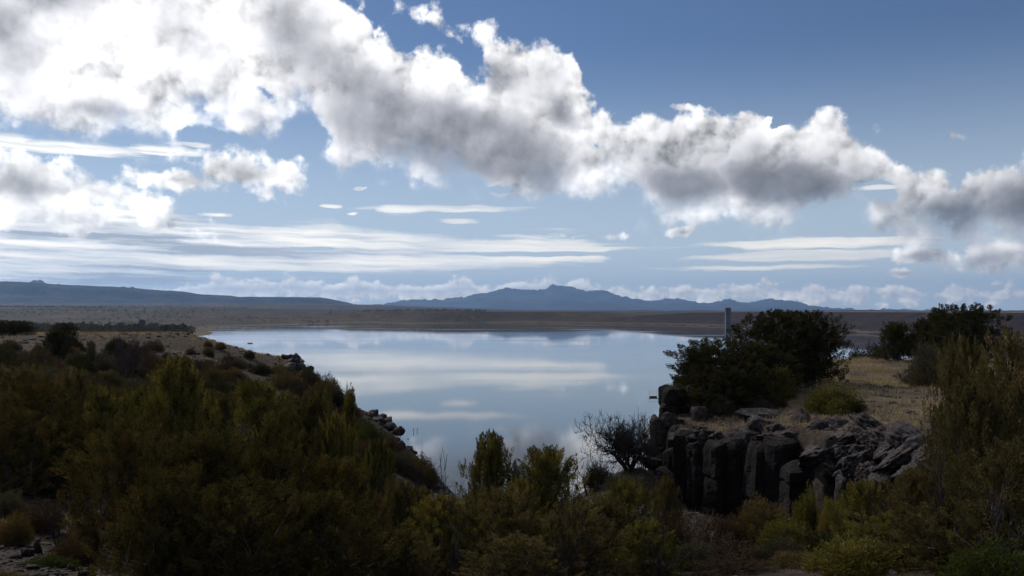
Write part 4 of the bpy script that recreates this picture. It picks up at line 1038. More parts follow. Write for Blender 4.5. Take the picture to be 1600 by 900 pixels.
rock(ROCKS[5], 'upright wedge shaped boulder on the slope of slabs', 1285, 677, 40.6, (1.35, 1.2, 1.4), (0, -28, 30))
rock(SLABS[0], 'great rounded overhanging slab in the middle of the rocks', 1278, 712, 38.3, (2.7, 2.2, 1.5), (-18, -20, 10))
rock(SLABS[3], 'long grey slab running down to the great overhang', 1318, 688, 38.2, (2.6, 1.9, 1.0), (-20, -24, 0))
rock(SLABS[1], 'ridged slab at the top of the rocky slope', 1338, 668, 39.3, (2.3, 1.7, 0.9), (-16, -18, 40))
rock(SLABS[2], 'tilted slab left of the deep shadowed cleft', 1340, 722, 35.9, (2.0, 1.5, 1.3), (-24, -38, 5))
rock(SLABS[1], 'broad cracked slab above the deep shadowed cleft', 1370, 690, 36.6, (2.4, 1.9, 1.0), (-20, -22, 190))
rock(SLABS[0], 'long pale slab right of the deep shadowed cleft', 1402, 722, 33.8, (2.7, 1.4, 1.05), (-26, -34, 0))
rock(SLABS[3], 'layered slab just under the long pale slab', 1378, 752, 33.4, (1.5, 1.2, 0.9), (-20, -30, 60))
rock(ROCKS[3], 'flat topped slab where the rocks meet the dry grass', 1405, 672, 36.5, (2.0, 1.6, 0.8), (-12, -14, 100))
rock(ROCKS[1], 'weathered slab near the right hand brush', 1432, 700, 33.6, (1.6, 1.4, 0.9), (-14, -20, 20))
rock(ROCKS[0], 'reddish layered outcrop low under the slabs', 1322, 775, 35.6, (1.5, 1.3, 1.7), (0, 10, 35))
rock(ROCKS[2], 'dark boulder standing at the foot of the reddish outcrop', 1317, 822, 34.2, (1.0, 1.0, 1.4), (0, 0, 75))
rock(ROCKS[5], 'pale lumpy boulder beside the right hand brush', 1440, 738, 30.5, (1.0, 0.8, 0.6), (-10, -28, 0))
rock(ROCKS[4], 'small pale boulder right of the lumpy one', 1461, 757, 28.6, (0.55, 0.5, 0.4), (-10, -10, 0))
rock(ROCKS[1], 'grey stone low at the left foot of the cliff', 1026, 757, 45.5, (1.1, 1.0, 0.9), (0, 10, 30))
rock(ROCKS[3], 'flat dark stones stacked at the left foot of the cliff', 1040, 738, 46.2, (1.6, 1.2, 0.8), (0, -6, 80))
rock(ROCKS[0], 'rounded stone on the brushy slope below the bare tree', 1020, 722, 47.4, (1.3, 1.1, 0.7), (0, 0, 10))

for i, (px, py, Y, w, h) in enumerate([(1072, 676, 46.4, 1.5, .7), (1088, 682, 45.8, 1.4, .6), (1108, 678, 45.4, 1.7, .7), (1126, 686, 44.6, 1.4, .6), (1150, 686, 44.4, 1.6, .7), (1172, 684, 43.8, 1.5, .8), (1184, 676, 43.8, 1.6, .7), (1222, 688, 42.0, 1.5, .7), (1238, 684, 42.0, 1.4, .8), (1228, 664, 43.9, 1.7, .6), (1058, 684, 46.8, 1.3, .8), (1160, 662, 46.2, 1.8, .5), (1240, 648, 45.8, 1.8, .5)]):
    rock((ROCKS + SLABS)[(i * 3) % 10], 'dark flat ledge stone of the broken rim along the cliff top', px, py, Y, (w, w * 0.9, h), (rng.normal() * 6, rng.normal() * 8, rng.rand() * 360), group='ledge stones of the cliff rim')
for i, (px, py, Y, w, h) in enumerate([(1296, 697, 39.2, 1.8, .8), (1310, 664, 40.6, 1.9, .6), (1352, 704, 37.0, 1.8, .8), (1362, 662, 38.6, 2.0, .6), (1388, 706, 35.4, 1.7, .8), (1358, 738, 35.0, 1.5, .9), (1384, 738, 34.0, 1.6, .8), (1418, 688, 35.0, 1.9, .7), (1420, 742, 32.2, 1.5, .7), (1300, 726, 37.6, 1.6, .9), (1330, 744, 36.2, 1.4, .9), (1392, 684, 36.6, 2.0, .6), (1440, 715, 32.6, 1.4, .6), (1345, 680, 38.0, 1.8, .7), (1322, 706, 37.6, 1.8, .8)]):
    rock(SLABS[i % 4], 'grey slab among the tilted slabs stepping down beside the cliff', px, py + 4, Y, (w * 1.15, w * 1.0, h * 1.55), (-20 + rng.normal() * 4, -26 + rng.normal() * 5, rng.normal() * 12 + (180 if i % 2 else 0)), group='tilted slabs beside the cliff')

# ------------------------------------------------------------------ the kinds of plants
JB = [  # broad and upright near junipers (height 4.5, width 3.6 unless said)
    make_juniper(1, 4.6, 3.2, 24, 24, 84, 0.74, 0.034, 0.085, 0.06, 0.45, jun_olive, 0.05, 0.60, 0.115),
    make_juniper(2, 4.6, 3.2, 24, 24, 84, 0.68, 0.034, 0.085, 0.05, 0.25, jun_olive, 0.08, 0.55, 0.12),
    make_juniper(3, 4.6, 3.2, 26, 22, 84, 0.78, 0.034, 0.085, 0.06, 0.6, jun_rust, 0.10, 0.65, 0.11),
    make_juniper(4, 4.6, 3.2, 26, 22, 80, 0.62, 0.036, 0.09, 0.04, 0.15, jun_rust, 0.12, 0.52, 0.12),
]
JB.append(make_juniper(5, 4.6, 3.2, 28, 32, 80, 0.74, 0.034, 0.085, 0.05, 0.4, jun_olive, 0.0, 0.60, 0.13))
JD = [make_juniper(6, 5.2, 3.6, 28, 26, 80, 0.74, 0.034, 0.085, 0.03, 0.35, jun_deep, 0.05, 0.62, 0.12), make_juniper(7, 5.2, 3.6, 26, 26, 80, 0.68, 0.034, 0.085, 0.03, 0.2, jun_deep, 0.08, 0.56, 0.125), make_juniper(8, 5.2, 3.4, 26, 24, 80, 0.78, 0.034, 0.085, 0.04, 0.6, jun_deep, 0.08, 0.66, 0.115)]
JR = [  # rounded dark junipers on the far rim
    make_juniper(11, 4.6, 4.8, 30, 34, 60, 0.42, 0.05, 0.10, 0.05, 0.05, jun_dark, 0.0, 0.46, 0.17),
    make_juniper(12, 4.6, 4.8, 28, 34, 60, 0.38, 0.05, 0.10, 0.05, 0.0, jun_dark, 0.04, 0.46, 0.17),
    make_juniper(13, 4.6, 3.4, 24, 30, 56, 0.60, 0.05, 0.10, 0.05, 0.5, jun_dark, 0.0, 0.55, 0.16),
]
JS = [make_juniper(21, 4.6, 1.7, 14, 26, 34, 0.85, 0.05, 0.12, 0.05, 0.95, jun_olive, 0.0, 0.55, 0.13)]
def jp(m): return [('trunk', m[0]), ('crown', m[1])]
def bp(m): return [('stems', m[0]), ('foliage', m[1])]
BSAGE = [make_bush(31 + i, 1.0, 1.3, 1500, 0.018, 0.06, sage) for i in range(2)]
BGOLD = [make_bush(41 + i, 1.0, 1.3, 1500, 0.016, 0.07, gold, up=0.7) for i in range(2)]
BRUS = [make_bush(51 + i, 1.0, 1.3, 1300, 0.018, 0.06, russet, hollow=0.2) for i in range(2)]
BGRN = [make_bush(61 + i, 1.0, 1.3, 1600, 0.022, 0.06, green) for i in range(1)]
BOLV = [make_bush(71 + i, 1.0, 1.3, 1700, 0.024, 0.065, jun_olive, up=0.65) for i in range(2)]
BDRK = [make_bush(81 + i, 1.0, 1.3, 1300, 0.024, 0.065, jun_dark, up=0.4) for i in range(2)]
TWIG = [branchy(91 + i, 1.0, 0.75, 5, 0.018, 4, stems=7, mat=twigm, upward=0.5, tipr=0.0035) for i in range(3)]
SNAG = [branchy(101 + i, 3.0, 0.5, 4, 0.075, 3, stems=3, mat=barkd, upward=0.7, tipr=0.013) for i in range(3)]
GT = [make_grass_tuft(111, 0.55, 0.9, 260, grassm), make_grass_tuft(112, 0.45, 1.1, 260, gold)]

# ------------------------------------------------------------------ right hand rim
plant('juniper_tree', jp(JR[0]), 'big dark juniper on the cliff rim, reaching furthest out over the lake', 'tree', 1126, 51, 531, 140, 4.6, 4.8, rz=0.4)
plant('juniper_tree', jp(JR[1]), 'tall dark juniper with notched top, middle of the clump above the cliff', 'tree', 1214, 56, 488, 142, 4.6, 4.8, rz=2.1)
plant('juniper_tree', jp(JR[1]), 'dark juniper with spreading right arm, right end of the clump on the rim', 'tree', 1268, 57, 489, 108, 4.6, 4.8, rz=4.4)
plant('juniper_tree', jp(JR[2]), 'dark juniper filling the lower middle of the clump on the rim', 'tree', 1178, 52, 536, 130, 4.6, 3.4, rz=1.0)
plant('juniper_tree', jp(JR[0]), 'low spreading juniper closing the shady foot of the rim clump', 'tree', 1120, 49.5, 570, 130, 4.6, 4.8, rz=5.4)
plant('juniper_tree', jp(JR[2]), 'dark juniper at the left edge of the rim clump above the tall block', 'tree', 1092, 51.5, 545, 70, 4.6, 3.4, rz=3.3)
plant('juniper_bush', bp(BOLV[0]), 'olive juniper bush at the grassy foot of the rim clump', 'bush', 1212, 50, 571, 55, 1.0, 1.3)
plant('juniper_bush', bp(BOLV[1]), 'dark spiky bush standing in the dry grass of the right rim', 'bush', 1302, 45, 601, 78, 1.0, 1.3)
plant('dry_shrub', bp(BRUS[0]), 'russet tuft of brush against the dark bush in the rim grass', 'bush', 1337, 44.5, 622, 30, 1.0, 1.3)
plant('juniper_tree', jp(JR[2]), 'small cone shaped juniper at the back of the dry meadow', 'tree', 1401, 78, 504, 58, 4.6, 3.4, rz=0.3)
plant('juniper_tree', jp(JR[2]), 'slim dark juniper between the cone shaped and the large dark juniper', 'tree', 1444, 80, 499, 48, 4.6, 3.4, rz=2.3)
plant('juniper_tree', jp(JR[0]), 'large round dark juniper breaking the skyline at the right', 'tree', 1506, 74, 477, 104, 4.6, 4.8, rz=3.0)
plant('juniper_tree', jp(JR[2]), 'small dark juniper just behind the large round one at the right', 'tree', 1470, 84, 485, 46, 4.6, 3.4, rz=5.0)
plant('juniper_bush', bp(BDRK[0]), 'low dark bush at the water gap behind the dry meadow', 'bush', 1338, 84, 545, 24, 1.0, 1.3)
plant('juniper_bush', bp(BDRK[1]), 'wide low dark bush left of the cone shaped juniper', 'bush', 1364, 84, 539, 42, 1.0, 1.3)
plant('dry_shrub', [('branches', TWIG[0])], 'thin bare shrub in the dry grass near the right hand brush', 'bush', 1420, 60, 575, 60, 1.0, 1.0)
plant('sage_bush', bp(BSAGE[0]), 'grey bush at the far right edge of the dry meadow', 'bush', 1452, 55, 535, 60, 1.0, 1.3)
for i, (px, Y, w, t_) in enumerate([(1165, 49.5, 36, 585), (1085, 49, 30, 612), (1128, 48, 40, 618), (1190, 47.5, 34, 622), (1215, 48, 30, 615)]):
    plant('dry_shrub', bp((BRUS + BSAGE)[i % 4]), 'scrubby shrub in the deep shade under the rim junipers', 'bush', px, Y, t_, w, 1.0, 1.3, group='shrubs under the rim junipers')

# ------------------------------------------------------------------ dead and bare trees
plant('dead_tree', [('branches', branchy(7, 3.0, 0.72, 5, 0.10, 4, lean=(-0.4, 0, 0), stems=7, mat=barkd, upward=0.35, tipr=0.012, shrink=0.66, bend=0.45))], 'big bare black tree against the lake at the left foot of the cliff', 'tree', 984, 46.5, 638, 84, 3.0, 3.0, rz=0.2)
plant('dead_tree', [('branches', SNAG[0])], 'bare upright tree touching the cliff, beside the big bare tree', 'tree', 1006, 47.5, 632, 40, 3.0, 2.2)
plant('dead_tree', [('branches', SNAG[1])], 'bare brush fading into the left side of the big bare tree', 'tree', 920, 45, 700, 60, 3.0, 2.4)
plant('dead_tree', [('branches', SNAG[2])], 'leafless forked tree standing before the rocky point of the left headland', 'tree', 668, 25, 694, 66, 3.0, 2.2)
plant('dead_tree', [('branches', SNAG[1])], 'leafless tree with tall side branch leaning right over the inlet', 'tree', 645, 26, 698, 70, 3.0, 2.4, rz=2.0)
plant('dead_tree', [('branches', SNAG[0])], 'long thin bare boughs rising left of the tall centre juniper', 'tree', 735, 27, 710, 46, 3.0, 2.2, rz=1.2)
plant('dead_tree', [('branches', SNAG[2])], 'bare twisted top poking out of the centre right juniper', 'tree', 838, 26.5, 692, 40, 3.0, 2.2, rz=0.6)
plant('dead_tree', [('branches', SNAG[0])], 'bare sapling rising in front of the black cliff face', 'tree', 1065, 30, 745, 44, 3.0, 2.2, rz=3.2)
plant('dead_tree', [('branches', branchy(17, 3.0, 0.5, 4, 0.04, 3, stems=3, mat=palewood, upward=0.2, tipr=0.008))], 'pale bleached dead bush before the foot of the cliff', 'tree', 1095, 27, 790, 70, 3.0, 2.6, rz=0.0)

for lab, px, Y, t_, w, k in [
    ('grey bare branches poking out left of the tallest left juniper', 232, 22, 640, 50, 0), ('grey bare branches over the middle of the dark left mass', 372, 20, 672, 56, 1),
    ('bare dark sapling between the left mass and the centre junipers', 588, 22, 716, 50, 2), ('bare twigs above the low juniper at the bottom centre', 706, 20, 752, 44, 0),
    ('bare grey branches at the left edge above the stones', 92, 17, 742, 60, 1), ('thin dead boughs in front of the wide centre juniper', 884, 20, 742, 54, 2),
    ('dead stems standing on the brushy slope under the bare tree', 956, 24, 738, 50, 1), ('dead boughs among the brush at the bottom edge, right of centre', 1038, 20, 800, 60, 0),
    ('bare stems in the juniper at the foot of the tilted slabs', 1370, 22, 742, 44, 2), ('dead branches inside the reddish brushy juniper', 1478, 17.5, 640, 60, 1),
    ('pale dead branches low at the right edge', 1548, 14.5, 742, 90, 0)]:
    plant('dead_branches', [('branches', SNAG[k])], lab, 'branches', px, Y, t_, w, 3.0, 2.2)
# ------------------------------------------------------------------ centre junipers
cj = 'junipers rising from the ravine in the centre'
def P_(m, label, px, Y, top, w, h0=4.6, w0=3.4, rz=None, g=None, name='juniper_tree', cat='tree'):
    return plant(name, jp(m), label, cat, px, Y, top, w, h0, w0, group=g, rz=rz)
P_(JB[4], 'tall narrow topped juniper in the centre, standing up against the lake', 767, 26, 684, 88, rz=0.7, g=cj, w0=3.2)
P_(JB[4], 'wide juniper right of the tall centre one, with ragged spiky top', 852, 25.5, 706, 130, rz=2.0, g=cj)
P_(JB[3], 'low olive juniper in front of the tall centre one', 790, 22, 765, 150, rz=4.0, g=cj)
P_(JB[0], 'low juniper at the bottom centre, left of the tall centre one', 690, 22, 775, 130, rz=5.2, g=cj)
P_(JB[2], 'slim juniper before the leafless trees, left of centre', 620, 23, 752, 90, rz=1.9, g=cj)
P_(JB[3], 'spreading brushy juniper at the bottom edge, right of centre', 905, 21, 790, 150, rz=3.3, g=cj)
P_(JB[1], 'juniper below the bare black tree, on the brushy slope', 975, 27, 752, 110, rz=1.3, g=cj)
P_(JB[2], 'slender juniper in front of the left end of the cliff', 1043, 29, 748, 52, rz=0.1, g=cj)
P_(JB[0], 'juniper at the bottom edge under the left end of the cliff', 1010, 22, 815, 120, rz=2.6, g=cj)
P_(JB[3], 'thin brushy juniper between the bottom edge and the bare slope', 950, 24, 776, 100, rz=5.6, g=cj)

# ------------------------------------------------------------------ left mass
lj = 'dark junipers massed on the left'
P_(JB[0], 'tallest juniper of the left mass, its lit spires overlapping the headland', 276, 26, 562, 120, rz=0.4, g=lj)
P_(JD[2], 'juniper at the left edge with tawny top', 60, 24, 592, 150, rz=1.4, h0=5.2, g=lj)
P_(JB[1], 'juniper left of the tallest one, tawny and rounded', 165, 25, 608, 120, rz=2.4, g=lj)
P_(JB[1], 'juniper right of the tallest one with several blunt tops', 405, 26, 598, 140, rz=3.1, g=lj)
P_(JB[3], 'broad juniper behind the narrow spire, left of the headland tip', 480, 28, 612, 130, rz=0.9, g=lj)
P_(JS[0], 'narrow dark spire of a juniper standing up against the lake', 546, 31, 607, 34, rz=0.5, w0=1.7)
P_(JB[0], 'juniper just left of the narrow spire, lower than it', 522, 27, 650, 84, rz=4.9, g=lj)
D_ = dict(h0=5.2, w0=3.6, g=lj)
P_(JD[1], 'huge dark juniper in the left foreground beside the bare ground', 205, 17, 652, 200, rz=5.5, **D_)
P_(JD[0], 'dark foreground juniper under the tallest one', 318, 16.5, 676, 210, rz=2.9, **D_)
P_(JD[2], 'dark foreground juniper in the middle of the left mass', 425, 17, 690, 200, rz=1.1, **D_)
P_(JD[0], 'dark foreground juniper at the right end of the left mass', 520, 18, 716, 170, rz=0.2, **D_)
P_(JD[2], 'shadowed juniper at the left edge above the bare ground', 20, 22, 640, 170, rz=3.9, **D_)
P_(JD[1], 'shadowed juniper filling the gap left of the huge foreground one', 112, 23, 660, 130, rz=6.0, **D_)
P_(JD[2], 'dark juniper at the bottom edge right of the bare ground', 255, 13.5, 728, 200, rz=2.2, **D_)
P_(JD[1], 'dark juniper at the bottom edge under the left mass', 385, 13.5, 748, 220, rz=4.4, **D_)
P_(JD[0], 'dark juniper at the bottom edge under the right end of the left mass', 500, 14.5, 770, 190, rz=0.8, **D_)
P_(JB[3], 'tawny topped juniper far back in the left mass, at the left edge', 30, 34, 572, 110, rz=1.0, g=lj)
P_(JB[2], 'tawny juniper far back in the left mass, below the nearer headland juniper', 112, 33, 580, 90, rz=2.0, g=lj)
P_(JB[1], 'small juniper in the hollow just left of the tallest one', 218, 31, 606, 76, rz=5.0, g=lj)
P_(JB[2], 'juniper in the hollow just right of the tallest one', 340, 30, 618, 90, rz=0.3, g=lj)
P_(JB[0], 'rounded juniper low behind the narrow spire', 590, 30, 690, 70, rz=2.5, g=lj)
P_(JB[1], 'low juniper filling the gap below the leafless trees', 655, 25, 762, 90, rz=3.7, g=cj)
P_(JB[3], 'low bushy juniper in the very middle of the bottom edge', 800, 18, 835, 150, rz=0.5, g=cj)
P_(JB[2], 'dark low juniper at the bottom edge left of the middle', 620, 18.5, 830, 150, rz=1.5, g=cj)
P_(JB[0], 'olive juniper crown low between the two tall centre junipers', 812, 24, 752, 90, rz=5.9, g=cj)

# ------------------------------------------------------------------ right foreground
rj = 'brushy junipers on the right'
P_(JB[2], 'tall thin leaved juniper at the right, its arm reaching over the dry meadow', 1502, 23, 540, 120, rz=0.9, g=rj)
P_(JB[3], 'tall brushy juniper running out of the right edge', 1590, 20, 524, 170, rz=2.8, g=rj)
P_(JB[2], 'reddish brushy juniper in front of the tall thin leaved one', 1530, 18.5, 600, 170, rz=4.6, g=rj)
P_(JB[3], 'dark brushy juniper low on the right edge', 1590, 16, 690, 190, rz=1.7, g=rj)
P_(JB[0], 'juniper growing at the foot of the tilted slabs', 1352, 25, 752, 110, rz=3.5, g=rj)
P_(JB[2], 'juniper between the tilted slabs and the right hand brush', 1430, 23, 735, 110, rz=5.0, g=rj)
P_(JB[1], 'juniper at the bottom edge below the slabs', 1400, 19.5, 800, 150, rz=0.6, g=rj)
P_(JB[3], 'juniper at the bottom right, left of the corner', 1490, 17.5, 780, 170, rz=2.2, g=rj)
plant('juniper_bush', bp(BOLV[0]), 'leafy olive bush at the bottom edge right of the tawny grass', 'bush', 1335, 18.5, 838, 120, 1.0, 1.3)
plant('juniper_bush', bp(BGRN[0]), 'greener leafy bush in the bottom right corner', 'bush', 1555, 13.5, 845, 130, 1.0, 1.3)
plant('juniper_bush', bp(BOLV[1]), 'small upright bush at the foot of the black cliff', 'bush', 1262, 34, 768, 40, 1.0, 1.3)
plant('juniper_bush', bp(BOLV[0]), 'small olive bush before the reddish outcrop', 'bush', 1300, 32, 778, 40, 1.0, 1.3)
# brush on the slope in front of the cliff
for lab, m, px, Y, t_, w in [
    ('tawny rounded bush against the foot of the cliff, the highest on the slope', BGOLD[0], 1190, 33, 778, 84),
    ('grey brown wide bush in the middle of the slope below the cliff', BRUS[0], 1135, 26, 838, 130),
    ('grey twiggy bush left of the wide grey brown one below the cliff', BSAGE[1], 1075, 25, 845, 100),
    ('low reddish brush at the foot of the darkest part of the cliff', BRUS[1], 1130, 33, 802, 80),
    ('pale green domed grass bush below the cliff', BSAGE[0], 1222, 25.5, 838, 74),
    ('tawny grassy mound at the bottom edge below the cliff', BGOLD[1], 1258, 22, 862, 96),
    ('brown brush at the bottom edge under the wide grey brown bush', BRUS[0], 1150, 21.5, 868, 110),
    ('olive brush on the slope between the pale dome and the black cliff', BOLV[1], 1225, 30, 812, 70),
    ('dark brush under the end of the reddish outcrop', BDRK[0], 1285, 27, 830, 60),
    ('grey brush on the shoulder below the bare black tree', BSAGE[1], 985, 44, 742, 80),
    ('brown brush on the shoulder left of the cliff', BRUS[1], 1005, 40, 760, 90),
    ('dark round bush at the base of the big bare tree', BDRK[1], 935, 45.5, 722, 40),
    ('brown brush above the bottom edge, right of centre', BRUS[1], 1050, 27, 800, 90)]:
    plant('brush', bp(m), lab, 'bush', px, Y, t_, w, 1.0, 1.3)

# ------------------------------------------------------------------ bottom left ground
for lab, m, px, Y, t_, w, nm in [
    ('pale grey green bush at the left edge above the bare ground', BSAGE[0], 8, 19, 764, 58, 'sage_bush'),
    ('yellowish leafy bush at the left edge of the bare ground', BGOLD[0], 22, 16.5, 800, 52, 'brush'),
    ('reddish dry shrub at the right end of the bare ground', BRUS[0], 112, 15, 832, 66, 'dry_shrub'),
    ('golden dry shrub touching the huge foreground juniper', BGOLD[1], 133, 16, 812, 50, 'dry_shrub'),
    ('short yellow green tussock on the stony path edge', BGRN[0], 72, 14.2, 866, 76, 'brush'),
    ('small brown shrub in the shade behind the stones', BRUS[1], 60, 18, 782, 70, 'dry_shrub'),
    ('tawny tussock in the very bottom left corner', BGOLD[0], 6, 12.2, 888, 60, 'brush')]:
    plant(nm, bp(m), lab, 'bush', px, Y, t_, w, 1.0, 1.3)
for lab, m, px, Y, s in [
    ('dark angular stone standing behind the yellow green tussock', 0, 42, 15.4, (0.42, 0.35, 0.3)),
    ('lighter stone leaning on the dark angular one', 2, 58, 15.8, (0.3, 0.25, 0.34)),
    ('flat grey stone at the near side of the path', 3, 66, 13.4, (0.34, 0.26, 0.12)),
    ('flat grey stone right of it on the path', 1, 88, 13.5, (0.36, 0.22, 0.12)),
    ('dark flat stone left of the path stones', 4, 50, 13.8, (0.28, 0.22, 0.13)),
    ('dark block at the right end of the row of path stones', 5, 130, 13.6, (0.3, 0.28, 0.16)),
    ('small dark stone under the reddish dry shrub', 2, 112, 13.9, (0.26, 0.2, 0.16)),
    ('low dark stone at the left edge below the yellowish bush', 1, 24, 15.0, (0.35, 0.25, 0.14)),
    ('thin flat stone between the tussock and the left edge', 3, 30, 14.4, (0.32, 0.2, 0.09))]:
    rock(ROCKS[m], lab, px, 0, Y, tuple(q * 0.75 for q in s), (0, 0, rng.rand() * 360), name='stone', onground=True)

# ------------------------------------------------------------------ left headland
P_(JR[0], 'dark juniper at the left edge of the headland, cut by the frame', -4, 118, 500, 50, w0=4.8, rz=0.3)
P_(JR[1], 'square dark juniper near the left edge of the headland', 26, 116, 501, 50, w0=4.8, rz=1.9)
P_(JR[2], 'low dark juniper in front on the headland, the nearer of the pair', 88, 96, 516, 42, rz=0.3)
P_(JR[0], 'dark juniper just behind and right of the nearer one on the headland', 101, 104, 505, 36, w0=4.8, rz=4.3)
plant('bare_shrub', [('branches', branchy(27, 1.0, 0.7, 5, 0.03, 4, stems=5, mat=twigm, upward=0.4, tipr=0.008))], 'round topped leafless bush alone in the middle of the headland', 'bush', 200, 88, 519, 34, 1.0, 1.0)
plant('dry_shrub', bp(BSAGE[0]), 'small grey green shrub left of the round leafless bush', 'bush', 142, 92, 531, 14, 1.0, 1.3)
hs_ = [(157, 94, 530, 24), (175, 95, 534, 20), (182, 84, 545, 24), (128, 80, 555, 40), (60, 84, 545, 60), (30, 78, 560, 60), (100, 74, 565, 60), (236, 98, 526, 20), (250, 94, 532, 36), (270, 92, 532, 30),
       (268, 86, 545, 30), (244, 82, 553, 24), (290, 100, 531, 20), (300, 92, 540, 24), (318, 100, 535, 24), (335, 96, 541, 26), (350, 100, 545, 26), (160, 76, 566, 50), (210, 78, 562, 44), (255, 76, 566, 44),
       (300, 80, 560, 40), (330, 84, 558, 34), (360, 94, 554, 30), (372, 88, 562, 30), (398, 94, 562, 28), (345, 76, 580, 44), (385, 80, 580, 40), (420, 90, 572, 30), (410, 76, 598, 44), (440, 82, 592, 34),
       (365, 70, 600, 50), (455, 78, 606, 40), (430, 68, 625, 50), (475, 74, 622, 40), (500, 76, 632, 40), (130, 68, 590, 60), (60, 66, 600, 70), (10, 70, 580, 60), (200, 66, 595, 60), (250, 62, 600, 60),
       (310, 64, 605, 60), (515, 70, 655, 40), (540, 78, 660, 30), (560, 72, 690, 36), (590, 74, 700, 30), (615, 72, 715, 30), (640, 70, 735, 30), (555, 60, 720, 44), (600, 56, 745, 44)]
kinds = [('dry_shrub', BRUS[0]), ('dry_shrub', BRUS[1]), ('dark_shrub', BDRK[0]), ('sage_bush', BSAGE[1]), ('dark_shrub', BDRK[1]), ('dry_shrub', BGOLD[0])]
look = {'dry_shrub': 'brown dry shrub', 'dark_shrub': 'dark rounded shrub', 'sage_bush': 'grey green sage bush'}
def zone(px, Y):
    if px >= 560: return 'above the inlet, on the tip of the headland'
    if px >= 460: return 'near the narrow spire, on the falling headland'
    if Y > 86 and px >= 380: return 'just below the rocky step on the headland skyline'
    if Y > 86: return 'on the grassy flat of the left headland' if px < 300 else 'between the round leafless bush and the rocky step'
    if px < 150: return 'on the slope below the two headland junipers'
    if px < 300: return 'on the slope below the round leafless bush'
    if px < 460: return 'on the slope below the rocky step of the headland'
    if px < 600: return 'near the narrow spire, on the falling headland'
    return 'above the inlet, on the tip of the headland'
rs_ = np.random.RandomState(5)
sh = [(px, Y, w) for (px, Y, t_, w) in hs_]
for k in range(150):
    px = -20 + 600 * rs_.rand(); Y = 52 + 46 * rs_.rand() ** 0.9
    if px > 400: Y = min(Y, 96 - (px - 400) * 0.05)
    sh.append((px, Y, (2.0 + 2.4 * rs_.rand()) * F / Y * 0.62))
for k in range(95):
    px = 80 + 395 * rs_.rand(); Y = 84 + 42 * rs_.rand()
    if px < 300 and Y > 112: continue
    sh.append((px, Y, (0.9 + 1.5 * rs_.rand() ** 2) * F / Y))
for k in range(95):
    u = rs_.rand() * 0.86; px = 470 + 225 * u; Yr = 110 - 34 * u; Y = Yr - 30 * rs_.rand() ** 1.3 * (1 - 0.45 * u)
    sh.append((px, Y, (1.0 + 2.0 * rs_.rand()) * F / Y))
for i, (px, Y, w) in enumerate(sh):
    nm, m = kinds[(i + rs_.randint(6)) % 6]
    wm = w / F * Y; h = wm * (0.5 + 0.4 * rs_.rand())
    z_ = zone(px, Y)
    plant(nm, bp(m), look[nm] + ' ' + z_, 'bush', px, Y, None, wm * F / Y, 1.0, 1.3, scale=h, group=look[nm] + ('es ' if look[nm].endswith('bush') else 's ') + z_)
for i, (px, Y, t_, w) in enumerate([(168, 96, 526, 30), (268, 98, 522, 16), (306, 100, 519, 24), (330, 104, 526, 20), (238, 97, 524, 14), (362, 106, 540, 22)]):
    plant('bare_shrub', [('branches', TWIG[i % 3])], 'thin leafless shrub standing along the far rim of the left headland', 'bush', px, Y, None, w, 1.0, 1.0, scale=w / F * Y * 0.8, group='leafless shrubs on the headland rim')
plant('bare_shrub', bp(BDRK[0]), 'leggy bush hanging off the rocky step of the headland against the lake', 'bush', 480, 116, None, 22, 1.0, 1.3, scale=2.3)
plant('bare_shrub', [('branches', TWIG[1])], 'little bare bush alone on the last ledge of the headland skyline', 'bush', 583, 106, None, 14, 1.0, 1.0, scale=1.1)
plant('green_bush', bp(BGRN[0]), 'bright green bush in the shade below the rocky point', 'bush', 576, 70, None, 44, 1.0, 1.3, scale=2.6)
plant('sage_bush', bp(BSAGE[0]), 'pale round bush on the slope below the last skyline ledge', 'bush', 561, 84, None, 18, 1.0, 1.3, scale=1.1)
plant('sage_bush', bp(BGOLD[1]), 'broad pale yellow bush below the rocky step of the headland', 'bush', 447, 100, None, 46, 1.0, 1.3, scale=2.0)
hr = [(446, 557, 124, 2.0), (454, 557.5, 124, 1.6), (462, 560, 123, 2.2), (470, 564, 122, 1.8), (459, 568, 120, 3.0), (470, 574, 120, 3.0), (481, 578, 119, 2.6), (486, 588, 118, 2.4), (476, 588, 116, 3.2),
      (494, 598, 116, 2.2), (505, 604, 115, 2.2), (518, 611, 114, 2.2), (530, 618, 113, 1.8), (542, 628, 112, 2.0), (470, 596, 112, 3.0), (452, 574, 116, 3.4), (585, 646, 107, 2.0), (597, 653, 106, 2.4), (606, 658, 105, 2.2), (612, 668, 104, 2.6), (622, 673, 103, 2.2),
      (600, 668, 102, 2.6), (590, 660, 102, 2.6), (579, 652, 103, 2.4), (604, 690, 99, 2.4), (614, 694, 98, 2.2), (624, 697, 97, 1.9), (648, 721, 92, 1.8), (654, 727, 91, 2.0), (651, 740, 88, 2.0), (662, 745, 87, 1.9), (672, 754, 84, 1.6), (685, 764, 81, 1.7), (694, 770, 79, 1.5), (700, 778, 76, 1.3), (640, 745, 84, 1.8), (570, 645, 108, 1.6), (628, 700, 97, 1.2), (560, 655, 100, 2.0), (580, 690, 92, 2.2)]
for i, (px, py, Y, s) in enumerate(hr):
    lab, g = ('dark stone of the rocky step that tops the headland skyline', 'stones of the upper rocky step') if px < 545 and py < 640 else ('dark stone of the jagged ledges on the headland point', 'stones of the lower headland ledges')
    rock(ROCKS[i % 6], lab, px, py, Y, (s * 0.7, s * 0.75, s * (0.34 + 0.18 * rng.rand())), (rng.normal() * 6, rng.normal() * 6, rng.rand() * 360), group=g)

